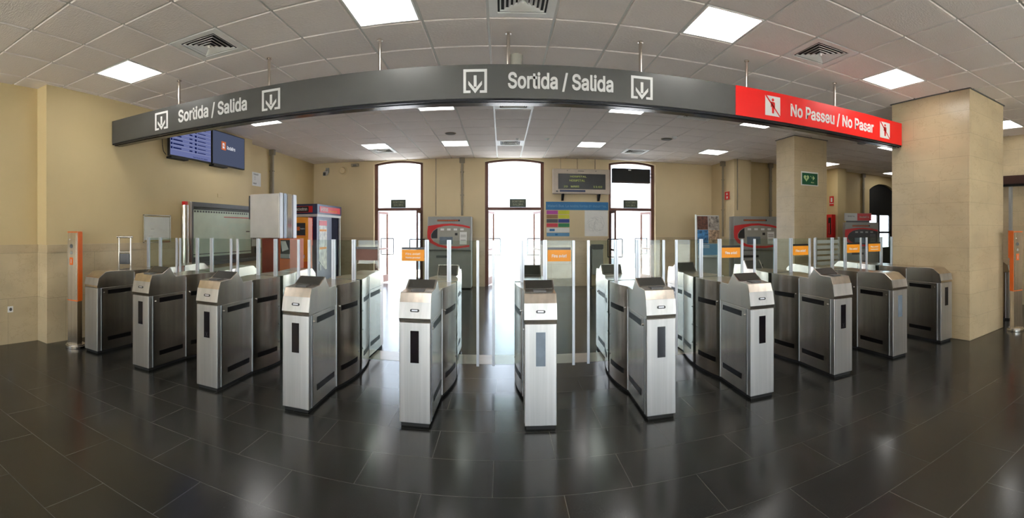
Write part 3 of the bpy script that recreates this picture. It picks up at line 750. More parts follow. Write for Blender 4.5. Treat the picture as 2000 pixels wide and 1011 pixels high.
def prints(bm):
    rr = random.Random(2)
    for k in range(22): 
        y = -w + 0.18 + k * (2 * w - 0.6) / 22; box(bm, 0.0905, 0.0912, y, y + 0.05, 0.955, 0.985)
    for z in (0.88, 0.76, 0.60, 0.45): box(bm, 0.0915, 0.092, w - 0.25, w - 0.10, z, z + 0.02)
    for z in (0.83, 0.80, 0.70, 0.67, 0.54, 0.51): box(bm, 0.0915, 0.092, w - 0.25, w - 0.12, z, z + 0.005)
    box(bm, 0.0905, 0.0912, -w + 0.13, w - 0.3, 0.20, 0.215); box(bm, 0.0905, 0.0912, w - 0.5, w - 0.36, 0.60, 0.62)
obj('print', prints, M['grey_dark'], t)
obj('red_line', lambda bm: box(bm, 0.0905, 0.0915, -0.1, w - 0.33, 0.88, 0.895), M['red'], t)
obj('glass_cover', lambda bm: box(bm, 0.125, 0.129, -w + 0.10, w - 0.03, 0.06, 1.06), M['acrylic'], t)
# paper notice high on the recessed wall, conduit
t = tag(obj('paper_notice', lambda bm: box(bm, 0, 0.004, -0.22, 0.22, -0.155, 0.155), M['white'], None, (XL2 + 0.001, 8.92, 2.67)), 'white paper notice taped high on the wall beside the screens', 'notice')
text_at('1', 0.02, 0.08, M['grey_dark'], t, (0.0055, -0.05, 0.02), PI / 2); text_at('Estació', 0.2, 0.04, M['grey_dark'], t, (0.0055, 0, 0.11), PI / 2); text_at('aquí', 0.14, 0.05, M['grey_dark'], t, (0.0055, -0.05, -0.1), PI / 2)
def conduit(loc, z0, z1, label, r=0.03, boxed=True, name='cable_conduit'):
    t = thing(name, label, 'conduit', (loc[0], loc[1], z0), 0, 'grey cable conduits on the walls')
    obj('duct', lambda bm: box(bm, -r, r, -r, r, 0, z1 - z0), M['conduit'], t, bevel=0.004)
    if boxed: obj('junction_box', lambda bm: box(bm, -0.07, 0.07, -0.05, 0.05, z1 - z0 - 0.13, z1 - z0), M['conduit'], t, bevel=0.004)
    if r > 0.015:
        for z in ((z1 - z0) * 0.35, (z1 - z0) * 0.75): obj('clip', lambda bm: box(bm, -r - 0.02, r + 0.02, -r - 0.003, r + 0.003, z, z + 0.02), M['conduit'], t)
conduit((XL2 + 0.055, on_x(531, XL2 + 0.05)), 1.33, HC, 'grey cable conduit on the left wall above the steel cabinet', 0.035)
conduit((on_y(903, YB), YB - 0.055), 1.90, HC, 'thick grey conduit with a box above the middle ticket machine', 0.028)
conduit((on_y(852, YB), YB - 0.052), 1.90, HC, 'thin grey conduit above the middle ticket machine, left one', 0.010, False)
conduit((on_y(1503, YR), YR - 0.055), 1.33, HC, 'grey conduit on the recessed wall left of the thin column', 0.032)
conduit((on_x(1416, 6.0) and 5.96, 11.35), 1.33, HC, 'grey conduit on the side of the cream pier', 0.022)
conduit((6.08, 10.73), 2.05, HC, 'dark cable running down the front of the cream pier', 0.012, False)
conduit((on_y(1684, YR), YR - 0.055), 1.33, HC, 'conduit above the far right ticket machine', 0.03)
conduit((on_y(1162, YB), YB - 0.015), 3.16, HC, 'thin cable above the electronic display board', 0.008, False)
t = tag(obj('light_switch', lambda bm: box(bm, 0.002, 0.012, -0.07, 0.07, -0.035, 0.035), M['wall'], None, (XL, 7.15, 2.17), bevel=0.002), 'cream blank plate on the wall under the slate screen', 'wall plate')

# ------------------------------------------------------------------ back left corner
# security camera, bell, box on the back wall
t = thing('wall_camera', 'small grey security camera high in the left back corner', 'security camera', (on_y(640, YB), YB, 3.1))
obj('bracket', lambda bm: [box(bm, -0.05, 0.05, -0.03, -0.001, 0.06, 0.2), cyl(bm, (0, -0.03, 0.13), (0, -0.13, 0.12), 0.02, 12)], M['grey'], t)
obj('body', lambda bm: prism(bm, [(-0.07, 0.0), (-0.26, -0.06), (-0.24, 0.06), (-0.06, 0.13)], -0.05, 0.05), M['grey_light'], t, bevel=0.01)
obj('lens', lambda bm: box(bm, -0.038, 0.038, -0.258, -0.244, -0.045, 0.045), M['black'], t)
t = thing('alarm_bell', 'round cream alarm sounder on the back wall left of the doorway', 'alarm', (on_y(670, YB), YB, 3.2))
obj('plate', lambda bm: cyl(bm, (0, -0.03, 0), (0, -0.001, 0), 0.13, 28), M['wall_b'], t, bevel=0.005)
obj('dome', lambda bm: cyl(bm, (0, -0.09, 0), (0, -0.03, 0), 0.085, 28, 0.105), M['wall_b'], t, bevel=0.01)
t = thing('motion_sensor', 'small grey oblong box under the ceiling left of the left doorway', 'sensor', (on_y(694, YB), YB, 3.34))
obj('housing', lambda bm: box(bm, -0.11, 0.11, -0.07, -0.001, -0.04, 0.04), M['conduit'], t, bevel=0.012)
obj('lens', lambda bm: box(bm, -0.05, 0.05, -0.074, -0.069, -0.03, 0.01), M['grey_dark'], t)

# photo booth
BX0, BX1, BY0, BY1 = -5.32, -4.24, 9.85, 11.45
t = thing('photo_booth', 'navy blue photo booth with a red header in the back left corner', 'photo booth', (BX0, BY0, 0))
bw, bd, bh = BX1 - BX0, BY1 - BY0, 2.13
obj('body', lambda bm: [box(bm, 0, bw, 0, 0.05, 0.05, bh - 0.3), box(bm, 0, 0.05, 0.05, bd, 0.05, bh - 0.3), box(bm, 0.05, bw, bd - 0.05, bd, 0.05, bh - 0.3),
                        box(bm, bw - 0.05, bw, 0.05, 0.95, 0.05, bh - 0.3)], M['navy'], t)
obj('floor_plate', lambda bm: box(bm, 0, bw, 0, bd, 0, 0.05), M['grey_dark'], t)
obj('header', lambda bm: box(bm, 0, bw + 0.02, -0.02, bd + 0.02, bh - 0.24, bh), M['navy'], t, bevel=0.01)
obj('header_trim', lambda bm: box(bm, -0.0, bw + 0.012, -0.012, bd + 0.012, bh - 0.30, bh - 0.24), M['grey_light'], t)
p = obj('header_sign', lambda bm: box(bm, bw + 0.02, bw + 0.026, 0.12, bd - 0.10, bh - 0.20, bh - 0.05), M['red'], t)
text_at('FOTOS', 0.42, 0.09, M['letter'], p, (bw + 0.028, 0.42, bh - 0.12), PI / 2, 0.02); text_at('documents', 0.5, 0.04, M['orange'], p, (bw + 0.028, 1.0, bh - 0.145), PI / 2, 0.01)
p = obj('maker_plate', lambda bm: box(bm, bw - 0.62, bw - 0.10, -0.026, -0.02, bh - 0.20, bh - 0.05), M['red'], t)
obj('maker_badge', lambda bm: box(bm, bw - 0.60, bw - 0.20, -0.030, -0.026, bh - 0.19, bh - 0.06), M['black'], p)
text_at('Tecnotron', 0.33, 0.075, M['letter'], p, (bw - 0.40, -0.032, bh - 0.12), 0, 0.02)
p = obj('front_poster', lambda bm: box(bm, bw - 0.45, bw - 0.10, -0.006, 0.0, 1.15, bh - 0.32), M['red'], t)
text_at('FOTOS', 0.30, 0.13, M['letter'], p, (bw - 0.26, -0.008, 1.66), 0, 0.03); text_at('FOTO CARNET', 0.28, 0.06, M['letter'], p, (bw - 0.26, -0.008, 1.50), 0, 0.02); text_at('RAPID FOTOS', 0.28, 0.06, M['letter'], p, (bw - 0.26, -0.008, 1.36), 0, 0.02)
p = obj('lit_display', lambda bm: prism(bm, [(0.12, 1.75), (0.62, 1.75), (0.62, 0.55), (0.50, 0.55), (0.12, 0.78)], bw, bw + 0.006, 'x'), plain('booth_prints', rgb(176, 170, 150), 0.3, vary=0.5, scale=9), t)
obj('display_header', lambda bm: box(bm, bw + 0.006, bw + 0.009, 0.13, 0.61, 1.62, 1.74), M['red'], p)
for z in (1.48, 1.05): obj('display_row', lambda bm: box(bm, bw + 0.006, bw + 0.009, 0.16, 0.58, z, z + 0.05), M['orange'], p)
obj('curtain', lambda bm: [cyl(bm, (bw - 0.03, 0.98 + 0.05 * k, 0.6), (bw - 0.03, 0.98 + 0.05 * k, 1.83), 0.03, 10) for k in range(9)], plain('dark_curtain', rgb(22, 26, 52), 0.9), t)
obj('frame_post', lambda bm: box(bm, bw - 0.03, bw + 0.012, bd - 0.08, bd - 0.03, 0.05, bh - 0.3), M['grey_light'], t)
obj('coin_panel', lambda bm: box(bm, bw, bw + 0.012, 0.14, 0.24, 0.55, 0.70), M['grey_light'], t)

# orange ticket machine near the booth
t = thing('orange_ticket_machine', 'orange and black ticket machine standing before the photo booth', 'ticket machine', (-4.24, 8.65, 0), math.radians(14))
obj('cabinet', lambda bm: box(bm, -0.35, 0.30, 0, 0.5, 0, 1.78), M['orange_red'], t, bevel=0.02)
obj('surround', lambda bm: [box(bm, -0.35, 0.30, -0.02, 0, 1.66, 1.78), box(bm, 0.24, 0.30, -0.02, 0, 0.9, 1.66), box(bm, -0.35, 0.30, -0.02, 0, 0.85, 0.95)], M['orange'], t)
p = obj('upper_panel', lambda bm: box(bm, -0.33, 0.24, -0.012, 0, 1.40, 1.66), M['black'], t)
obj('logo_tile', lambda bm: box(bm, 0.06, 0.12, -0.016, -0.012, 1.5, 1.58), M['orange_red'], p); text_at('Rodalies', 0.09, 0.03, M['white'], p, (0.18, -0.016, 1.54), 0, 0.01)
obj('fascia', lambda bm: box(bm, 0.02, 0.24, -0.03, 0, 1.0, 1.38), M['orange'], t)
obj('coin_slot', lambda bm: [box(bm, 0.10, 0.17, -0.045, -0.03, 1.22, 1.32)], M['black'], t)
obj('card_reader', lambda bm: [box(bm, 0.07, 0.15, -0.045, -0.03, 1.08, 1.18)], M['grey_light'], t)
obj('touch_screen', lambda bm: box(bm, -0.31, 0.0, -0.016, 0, 1.05, 1.38), M['black'], t)
obj('tray', lambda bm: box(bm, -0.02, 0.22, -0.05, 0, 0.92, 0.99), M['white'], t)

# kiosk with steel cabinet on top
t = thing('ticket_kiosk', 'rust red kiosk with a steel cabinet on top and tilted screen', 'kiosk', (-3.99, 6.95, 0), math.radians(0))
# local x to the right; front toward +x (facing the hall exit)
obj('body', lambda bm: box(bm, -0.05, 0.30, 0, 0.60, 0.0, 1.36), M['brown_red'], t, bevel=0.004)
obj('steel_cabinet', lambda bm: box(bm, -0.27, 0.32, -0.05, 0.62, 1.37, 2.14), plain('galvanised_sheet', (0.74, 0.70, 0.67), 0.45, 0.35, vary=0.10, scale=3), t, bevel=0.012)
for k, (ya, yb, mt) in enumerate(((-0.055, 0.06, 'steel_light'), (0.10, 0.20, 'alu_dark'), (0.24, 0.40, 'chrome'), (0.46, 0.60, 'steel_light'))):
    obj('cabinet_flange', lambda bm: box(bm, 0.322, 0.335, ya, yb, 1.365, 2.15), M[mt], t)
obj('hinge_tube', lambda bm: cyl(bm, (-0.30, 0.0, 1.7), (-0.30, 0.0, 2.12), 0.022, 12), M['black'], t)
obj('side_frame', lambda bm: box(bm, 0.30, 0.50, 0.0, 0.55, 0.0, 1.36), M['orange_red'], t)
p = obj('screen_recess', lambda bm: box(bm, 0.32, 0.50, -0.008, 0.0, 1.02, 1.34), M['black'], t)
obj('tilted_screen', lambda bm: prism(bm, [(0.33, 1.32), (0.42, 1.32), (0.48, 1.18), (0.36, 1.14)], -0.02, -0.008, 'y'), M['grey_light'], t)
obj('lower_shelf', lambda bm: box(bm, 0.33, 0.50, -0.03, 0.0, 1.03, 1.10), M['grey'], t)
obj('stand_post', lambda bm: box(bm, -0.16, -0.12, 0.02, 0.06, 0.0, 1.36), M['chrome'], t)
obj('latch', lambda bm: box(bm, -0.20, -0.10, -0.01, 0.05, 1.10, 1.20), M['black'], t)

# ------------------------------------------------------------------ doorways in the back wall
def doorway(n, d0, d1, left_dir, right_dir, exit_px):
    root = struct(obj('door_%d' % n, lambda bm: None, M['brown']))
    yf = YB + 0.12
    def frame(bm):
        w = 0.09
        box(bm, d0, d0 + w, yf, yf + 0.07, 0, ZS + 0.02); box(bm, d1 - w, d1, yf, yf + 0.07, 0, ZS + 0.02)
        box(bm, d0 + w, d1 - w, yf, yf + 0.07, 2.05, 2.13)
        o = arch_pts(d0, d1, ZS, ZT); i = arch_pts(d0 + w, d1 - w, ZS - 0.035, ZT - 0.055)
        for k in range(len(o) - 1): prism(bm, [o[k], o[k + 1], i[k + 1], i[k]], yf, yf + 0.07, 'y')
    obj('frame', frame, M['brown'], root)
    obj('transom_pane', lambda bm: prism(bm, arch_pts(d0 + 0.06, d1 - 0.06, ZS - 0.04, ZT - 0.05) + [(d1 - 0.06, 2.12), (d0 + 0.06, 2.12)], yf + 0.03, yf + 0.036, 'y'), M['door_glass'], root)
    for s, direction in ((-1, left_dir), (1, right_dir)):
        hx = d0 + 0.07 if s < 0 else d1 - 0.07
        lw = (d1 - d0) / 2 - 0.08
        leaf = obj('door_leaf', lambda bm: [box(bm, 0, 0.055, -0.02, 0.02, 0.02, 2.04), box(bm, lw - 0.055, lw, -0.02, 0.02, 0.02, 2.04), box(bm, 0.055, lw - 0.055, -0.02, 0.02, 0.02, 0.22), box(bm, 0.055, lw - 0.055, -0.02, 0.02, 1.97, 2.04), box(bm, 0.055, lw - 0.055, -0.02, 0.02, 0.95, 1.0)], M['brown'], root, (hx, yf if direction < 0 else yf + 0.07, 0),
                   (0, 0, direction * math.radians(90 if direction < 0 else 78)if s < 0 else PI - direction * math.radians(90 if direction < 0 else 78)))
        obj('leaf_pane', lambda bm: box(bm, 0.055, lw - 0.055, -0.003, 0.003, 0.22, 1.97), M['door_glass'], leaf)
        for q in (-1, 1):
            def handle(bm):
                tube(bm, [(lw - 0.03, q * 0.02, 1.27), (lw - 0.03, q * 0.20, 1.27), (lw - 0.03, q * 0.20, 0.80), (lw - 0.03, q * 0.02, 0.80)], 0.014)
            obj('door_handle', handle, M['matt_black'], leaf)
    ex = (exit_px[0] + exit_px[1]) / 2
    t = thing('exit_sign', exit_px[2], 'exit sign', (on_y(ex, YB + 0.1), YB + 0.115, 2.13), 0, 'dark green exit signs over the doors')
    w = on_y(exit_px[1], YB) - on_y(exit_px[0], YB)
    obj('plate', lambda bm: box(bm, -w * 0.56, w * 0.56, -0.02, 0, 0.001, 0.225), M['green_dark'], t, bevel=0.003)
    text_at('SORTIDA', w * 0.8, 0.055, M['exit_text'], t, (0, -0.0215, 0.155), 0, 0.01); text_at('SALIDA', w * 0.7, 0.055, M['exit_text'], t, (0, -0.0215, 0.075), 0, 0.01)
doorway(1, *DOORS[0], 1, -1, (765, 791, 'dark exit sign above the left doorway'))
doorway(2, *DOORS[1], 1, 1, (997, 1026, 'dark exit sign above the middle doorway'))
doorway(3, *DOORS[2], -1, 1, (1219, 1244, 'dark exit sign above the right doorway'))
# box seen through the right transom
x0, x1 = on_y(1193, YB + 0.2), on_y(1265, YB + 0.2)
t = thing('display_board', 'back of a black display board hung in the right doorway arch', 'display board', ((x0 + x1) / 2, YB + 0.02, 3.02))
w = (x1 - x0) / 2
obj('casing', lambda bm: box(bm, -w, w, -0.05, 0.09, -0.2, 0.2), M['matt_black'], t, bevel=0.008)
obj('bottom_strip', lambda bm: box(bm, -w, w, -0.054, -0.05, -0.2, -0.17), M['darkbrown'], t)
obj('white_label', lambda bm: box(bm, -0.10, -0.02, -0.054, -0.05, 0.14, 0.17), M['white'], t)
for q in (0.08, -0.02): obj('bracket', lambda bm: cyl(bm, (w, 0.05, q), (w + 0.10, 0.05, q), 0.008), M['matt_black'], t)
# dark arched door on the right
root = struct(obj('door_4', lambda bm: None, M['matt_black']))
def d4(bm):
    y = YR + 0.12; a, b = D4; m = (a + b) / 2
    prism(bm, arch_pts(a, b, 2.93, 3.16) + [(b, 2.05), (a, 2.05)], y, y + 0.06, 'y')
    box(bm, a, a + 0.10, y, y + 0.06, 0, 2.05); box(bm, b - 0.17, b, y, y + 0.06, 0, 2.05); box(bm, m - 0.14, m - 0.02, y, y + 0.06, 0, 2.05)
    box(bm, a, b, y, y + 0.06, 1.40, 1.47); box(bm, a, b, y, y + 0.06, 0, 0.9)
obj('frame', d4, M['matt_black'], root)
obj('pane', lambda bm: box(bm, D4[0], D4[1], YR + 0.15, YR + 0.156, 0.9, 2.05), M['door_glass'], root)
portal('portal', ((D4[0] + D4[1]) / 2, YR + 0.29, 1.5), (-PI / 2, 0, 0), D4[1] - D4[0], 1.4)

# ------------------------------------------------------------------ ticket machines
def ticket_machine(x, y, rz, w, h, label, black_face=False, header=None):
    t = thing('ticket_machine', label, 'ticket machine', (x, y, 0), rz, 'grey ticket machines with red arcs')
    d = 0.55
    obj('cabinet', lambda bm: prism(bm, [(0.06, 0.03), (0.06, 0.98), (0.0, 1.00), (0.10, h), (d, h), (d, 0.03)], -w / 2, w / 2), M['grey'], t, bevel=0.012)
    obj('plinth', lambda bm: box(bm, -w / 2 + 0.03, w / 2 - 0.03, 0.1, d - 0.03, 0, 0.03), M['matt_black'], t)
    tilt = math.atan2(0.10, h - 1.02)
    fz = h - 1.02
    face = obj('fascia', lambda bm: [box(bm, -w / 2 + 0.02, w / 2 - 0.02, -0.006, 0.002, 0.01, fz - 0.02)], M['grey'], t, (0, -0.004, 1.02), (-tilt, 0, 0))
    def Z(v): return fz * (0.03 + 0.76 * v)
    outer = [(.47, .88), (.3, .95), (.05, 1.0), (-.15, .985), (-.32, .95), (-.49, .90), (-.505, .66), (-.50, .42), (-.43, .22), (-.26, .07), (-.05, .0), (.2, .0), (.46, .06)]
    inner = [(.47, .80), (.3, .87), (.05, .92), (-.12, .90), (-.27, .83), (-.37, .71), (-.42, .56), (-.42, .42), (-.36, .28), (-.22, .15), (-.04, .09), (.2, .08), (.46, .14)]
    def arc(bm):
        for k in range(len(outer) - 1): prism(bm, [(outer[k][0] * w, Z(outer[k][1])), (outer[k + 1][0] * w, Z(outer[k + 1][1])), (inner[k + 1][0] * w, Z(inner[k + 1][1])), (inner[k][0] * w, Z(inner[k][1]))], -0.012, -0.0065, 'y')
    obj('red_arc', arc, M['red'], face)
    pm = M['black'] if black_face else M['panel_beige']
    obj('control_panel', lambda bm: prism(bm, [(a * w, Z(b)) for a, b in inner], -0.009, -0.0062, 'y'), pm, face)
    obj('black_quarter', lambda bm: prism(bm, [(-w * a, Z(b)) for a, b in ((.41, .46), (.41, .56), (.36, .70), (.27, .81), (.27, .40), (.40, .40))], -0.012, -0.009, 'y'), M['black'], face)
    obj('screen', lambda bm: box(bm, -w * 0.22, w * 0.08, -0.013, -0.009, Z(0.16), Z(0.46)), M['window_blue'], face)
    obj('slot_panel', lambda bm: box(bm, w * 0.24, w * 0.40, -0.013, -0.009, Z(0.16), Z(0.66)), M['white'] if not black_face else M['grey_dark'], face)
    for q in (0.32, 0.46, 0.52): obj('slot', lambda bm: box(bm, w * 0.26, w * 0.38, -0.0145, -0.013, Z(q), Z(q) + 0.01), M['black'], face)
    obj('keypad', lambda bm: box(bm, w * 0.13, w * 0.19, -0.015, -0.009, Z(0.52), Z(0.62)), M['black'], face)
    for k in range(4): obj('icon', lambda bm: box(bm, -w * 0.20 + k * w * 0.15, -w * 0.12 + k * w * 0.15, -0.0125, -0.009, Z(0.72), Z(0.80)), M['white'] if not black_face else M['grey'], face)
    p = obj('status_display', lambda bm: box(bm, -w * 0.28, w * 0.24, -0.010, -0.006, fz - 0.12, fz - 0.075), M['black'], face)
    obj('led_text', lambda bm: [box(bm, -w * 0.27 + k * 0.03, -w * 0.27 + k * 0.03 + 0.018, -0.012, -0.010, fz - 0.112, fz - 0.083) for k in range(int(w * 0.5 / 0.03))], M['orange_red'] , p)
    obj('card_slot', lambda bm: box(bm, -w * 0.30, w * 0.05, 0.052, 0.06, 0.80, 0.86), M['black'], t)
    obj('change_tray', lambda bm: box(bm, -w * 0.15, w * 0.15, 0.045, 0.06, 0.50, 0.62), M['grey_dark'], t)
    if header:
        b = obj('header_board', lambda bm: box(bm, -w / 2, w * 0.3, 0.15, 0.22, h + 0.05, h + 0.27), M['grey_light'], t)
        obj('header_red', lambda bm: box(bm, -w * 0.12, w * 0.3, 0.145, 0.15, h + 0.055, h + 0.265), M['red'], b)
        text_at('Rodalies', 0.28, 0.05, M['letter'], b, (w * 0.09, 0.143, h + 0.16), 0, 0.01)
        text_at('Bitllets', 0.2, 0.04, M['grey_dark'], b, (-w * 0.30, 0.147, h + 0.18), 0, 0.01)
        obj('header_leg', lambda bm: box(bm, -w / 2 + 0.05, w * 0.25, 0.17, 0.2, h - 0.01, h + 0.05), M['grey_dark'], t)
    return t
ticket_machine((on_y(834, 11.6) + on_y(921, 11.6)) / 2, 11.58, 0, 1.13, 1.86, 'grey ticket machine with a red arc between the left and middle doorways')
ticket_machine(6.28, 10.05, math.radians(-14), 1.22, 1.87, 'grey ticket machine with a red arc beside the brochure rack')
ticket_machine(9.42, 9.35, math.radians(-35), 1.0, 1.74, 'black-faced ticket machine with a red header board at the far right', True, True)

# display and poster on the back wall
x0, x1 = on_y(1079, YB - 0.1), on_y(1189, YB - 0.1)
t = thing('led_display', 'beige electronic display board showing HOSPITAL and the time', 'display board', ((x0 + x1) / 2, YB, 2.48))
w = (x1 - x0) / 2
for q in (-1, 1): obj('bracket', lambda bm: prism(bm, [(-0.001, -0.18), (-0.06, -0.18), (-0.20, 0.0), (-0.001, 0.0)], q * w * 0.64 - 0.03, q * w * 0.64 + 0.03), M['black'], t)
obj('casing', lambda bm: box(bm, -w, w, -0.22, -0.02, 0.0, 0.66), plain('beige_casing', rgb(186, 172, 158), 0.5), t, bevel=0.012)
obj('window', lambda bm: box(bm, -w + 0.14, w - 0.12, -0.226, -0.22, 0.12, 0.53), M['black'], t)
for s_, zz, xx, ww, hh in (('HOSPITAL', 0.455, -0.09, 0.44, 0.045), ('HOSPITAL', 0.35, -0.12, 0.42, 0.055), ('20', 0.19, -0.43, 0.10, 0.05), ('MARS', 0.19, -0.18, 0.22, 0.05), ('11:02', 0.19, 0.44, 0.24, 0.05)):
    text_at(s_, ww, hh, M['led'], t, (xx, -0.2275, zz), 0, 0.0)
obj('logo_strip', lambda bm: box(bm, -w + 0.18, 0.1, -0.224, -0.22, 0.045, 0.10), M['navy'], t)
obj('logo_dots', lambda bm: [cyl(bm, (q * w * 0.5, -0.224, 0.61), (q * w * 0.5, -0.22, 0.61), 0.012, 12) for q in (-1, 1)] + [box(bm, -w + 0.08, -w + 0.14, -0.224, -0.22, 0.04, 0.08), box(bm, -0.1, 0.06, -0.224, -0.22, 0.595, 0.61)], M['grey_dark'], t)
for q in (-0.55, -0.1): obj('hanging_wire', lambda bm: cyl(bm, (q, -0.1, 0.66), (q, -0.1, HC - 2.48), 0.004, 6), M['grey_dark'], t)
x0, x1 = on_y(1066, YB), on_y(1188, YB)
t = thing('bus_poster', 'wide bus information poster with a blue banner and a route map', 'poster', ((x0 + x1) / 2, YB - 0.001, 1.335))
w = (x1 - x0) / 2; PH = 0.94
obj('backing', lambda bm: box(bm, -w, w, -0.006, 0, 0, PH), M['wall_b'], t)
obj('banner', lambda bm: box(bm, -w, w, -0.009, -0.006, PH - 0.22, PH), M['blue'], t)
text_at('Mataró Bus. La nostra forma de moure\'ns.', 2 * w * 0.94, 0.07, M['blue_light'], t, (0, -0.0105, PH - 0.11), 0, 0.01)
cols = [rgb(180, 70, 160), rgb(200, 200, 40), rgb(150, 110, 70), rgb(205, 205, 50), rgb(80, 80, 84), rgb(40, 60, 140), rgb(210, 60, 76), rgb(40, 130, 80)]
for k, c in enumerate(cols):
    r_, q = divmod(k, 2); xa = -w + 0.02 + q * 0.315; z = PH - 0.335 - r_ * 0.115
    obj('line_tile', lambda bm: box(bm, xa, xa + 0.305, -0.009, -0.006, z, z + 0.10), plain('poster_tile_%d' % k, c, 0.5), t)
obj('footer_white', lambda bm: box(bm, -w + 0.02, -w + 0.64, -0.009, -0.006, 0.115, 0.24), M['paper'], t)
obj('footer_blue', lambda bm: box(bm, -w + 0.02, -w + 0.64, -0.009, -0.006, 0.01, 0.105), M['blue_light'], t)
obj('bus_icon', lambda bm: [box(bm, -w + 0.10, -w + 0.24, -0.011, -0.009, 0.15, 0.21), box(bm, -w + 0.25, -w + 0.32, -0.011, -0.009, 0.035, 0.08)], M['blue'], t)
mp_ = obj('route_map', lambda bm: box(bm, w - 0.66, w - 0.01, -0.009, -0.006, 0.01, PH - 0.23), M['paper'], t)
def routes(bm):
    rr = random.Random(7)
    for k in range(16):
        pts = []; cx = w - 0.34; cz = 0.32
        a = rr.uniform(0, 6.28); r0 = rr.uniform(0.05, 0.2)
        for s_ in range(6):
            a += rr.uniform(0.15, 0.6); r0 = min(0.27, max(0.04, r0 + rr.uniform(-0.06, 0.07)))
            pts.append((cx + r0 * math.cos(a), -0.0095, cz + r0 * 1.0 * math.sin(a)))
        tube(bm, pts, 0.004, 4)
obj('route_lines', routes, M['grey_light'], mp_)
# bin by the poster
t = thing('litter_bin', 'grey metal litter bin under the bus poster', 'bin', (on_y(1166, 11.7), 11.7, 0))
obj('body', lambda bm: box(bm, -0.14, 0.14, -0.12, 0.12, 0.35, 1.02), M['grey'], t, bevel=0.02)
obj('hood', lambda bm: box(bm, -0.15, 0.15, -0.13, 0.13, 1.02, 1.14), M['grey_dark'], t, bevel=0.02)
obj('stand', lambda bm: [box(bm, -0.19, -0.15, -0.03, 0.03, 0, 1.1), box(bm, -0.22, -0.1, -0.1, 0.1, 0, 0.02), box(bm, -0.16, -0.1, -0.02, 0.02, 0.5, 0.6)], M['grey_dark'], t)

# brochure rack
t = thing('brochure_rack', 'leaning brochure rack with four tourist photographs left of a ticket machine', 'rack', (5.22, 10.72, 0), math.radians(-8))
w = 0.31
obj('panel', lambda bm: prism(bm, [(0.0, 0.75), (0.10, 1.90), (0.14, 1.90), (0.08, 0.03), (0.0, 0.03)], -w, w), M['grey_light'], t)
obj('side_edge', lambda bm: prism(bm, [(-0.01, 0.75), (0.09, 1.92), (0.16, 1.92), (0.10, 0.0), (-0.01, 0.0)], -w - 0.03, -w), M['white'], t)
tl = -math.atan2(0.10, 1.15)
pics = [(-w, 0.0, 1.52, 1.88, rgb(96, 56, 40), 'lamp lit interior photograph'), (0.0, w, 1.52, 1.88, rgb(150, 140, 130), 'grey street photograph'),
        (-w, 0.0, 1.16, 1.52, rgb(60, 120, 170), 'blue beach photograph'), (0.0, w, 1.16, 1.52, rgb(170, 140, 112), 'sandy harbour photograph')]
for a, b, z0, z1, c, lab in pics:
    fy = lambda z: 0.10 * (z - 0.75) / 1.15
    obj('photograph', lambda bm: prism(bm, [(fy(z0) - 0.006, z0 + 0.004), (fy(z1) - 0.006, z1 - 0.004), (fy(z1) - 0.001, z1 - 0.004), (fy(z0) - 0.001, z0 + 0.004)], a + 0.01, b - 0.005), plain('photo_print', c, 0.4, vary=0.75, scale=14), t, label=lab)
obj('blue_leaflet', lambda bm: prism(bm, [(0.004, 0.86), (0.034, 1.15), (0.039, 1.15), (0.009, 0.86)], -w + 0.02, w - 0.01), M['blue_light'], t)
obj('leaflet_text', lambda bm: [box(bm, -w + 0.05, 0.02, 0.018, 0.03, 1.05 + k * 0.03, 1.06 + k * 0.03) for k in range(3)], M['white'], t)
obj('shelf', lambda bm: box(bm, -w, w, -0.14, 0.02, 0.80, 0.82), M['grey_light'], t)

# defibrillator sign on the thin column
x0, x1 = on_y(1565, 7.44), on_y(1598, 7.44)
t = thing('defibrillator_sign', 'green sign with a heart and arrow on the thin marble column', 'sign', ((x0 + x1) / 2, 7.448, zat(362, 5.85, 7.44)))
w = (x1 - x0) / 2; hh = 0.29
obj('plate', lambda bm: box(bm, -w, w, -0.008, 0, 0, hh), M['white'], t)
obj('green_face', lambda bm: box(bm, -w + 0.02, w - 0.02, -0.0105, -0.008, 0.02, hh - 0.03), M['green'], t)
def heart(bm):
    pts = []
    for k in range(28):
        a = 2 * PI * k / 28
        pts.append((-w * 0.42 + 0.0046 * 16 * math.sin(a) ** 3 * 0.95, hh * 0.54 + 0.0046 * (13 * math.cos(a) - 5 * math.cos(2 * a) - 2 * math.cos(3 * a) - math.cos(4 * a))))
    prism(bm, pts, -0.0135, -0.0105, 'y')
obj('heart', heart, M['lumin'], t)
obj('lightning_bolt', lambda bm: prism(bm, [(-w * .42 - 0.005, 0.205), (-w * .42 + 0.02, 0.165), (-w * .42 + 0.004, 0.16), (-w * .42 + 0.012, 0.115), (-w * .42 - 0.022, 0.165), (-w * .42 - 0.004, 0.17)], -0.0155, -0.0135, 'y'), M['green'], t)
obj('arrow', lambda bm: [box(bm, 0.045, 0.105, -0.013, -0.0105, 0.158, 0.174), prism(bm, [(0.08, 0.215), (0.13, 0.166), (0.08, 0.117), (0.075, 0.135), (0.10, 0.166), (0.075, 0.197)], -0.013, -0.0105, 'y'),
     box(bm, 0.012, 0.036, -0.013, -0.0105, 0.19, 0.198), box(bm, 0.020, 0.028, -0.013, -0.0105, 0.182, 0.206)], M['lumin'], t)
text_at('DESA', 0.08, 0.025, M['lumin'], t, (0.07, -0.012, 0.07), 0, 0.01)

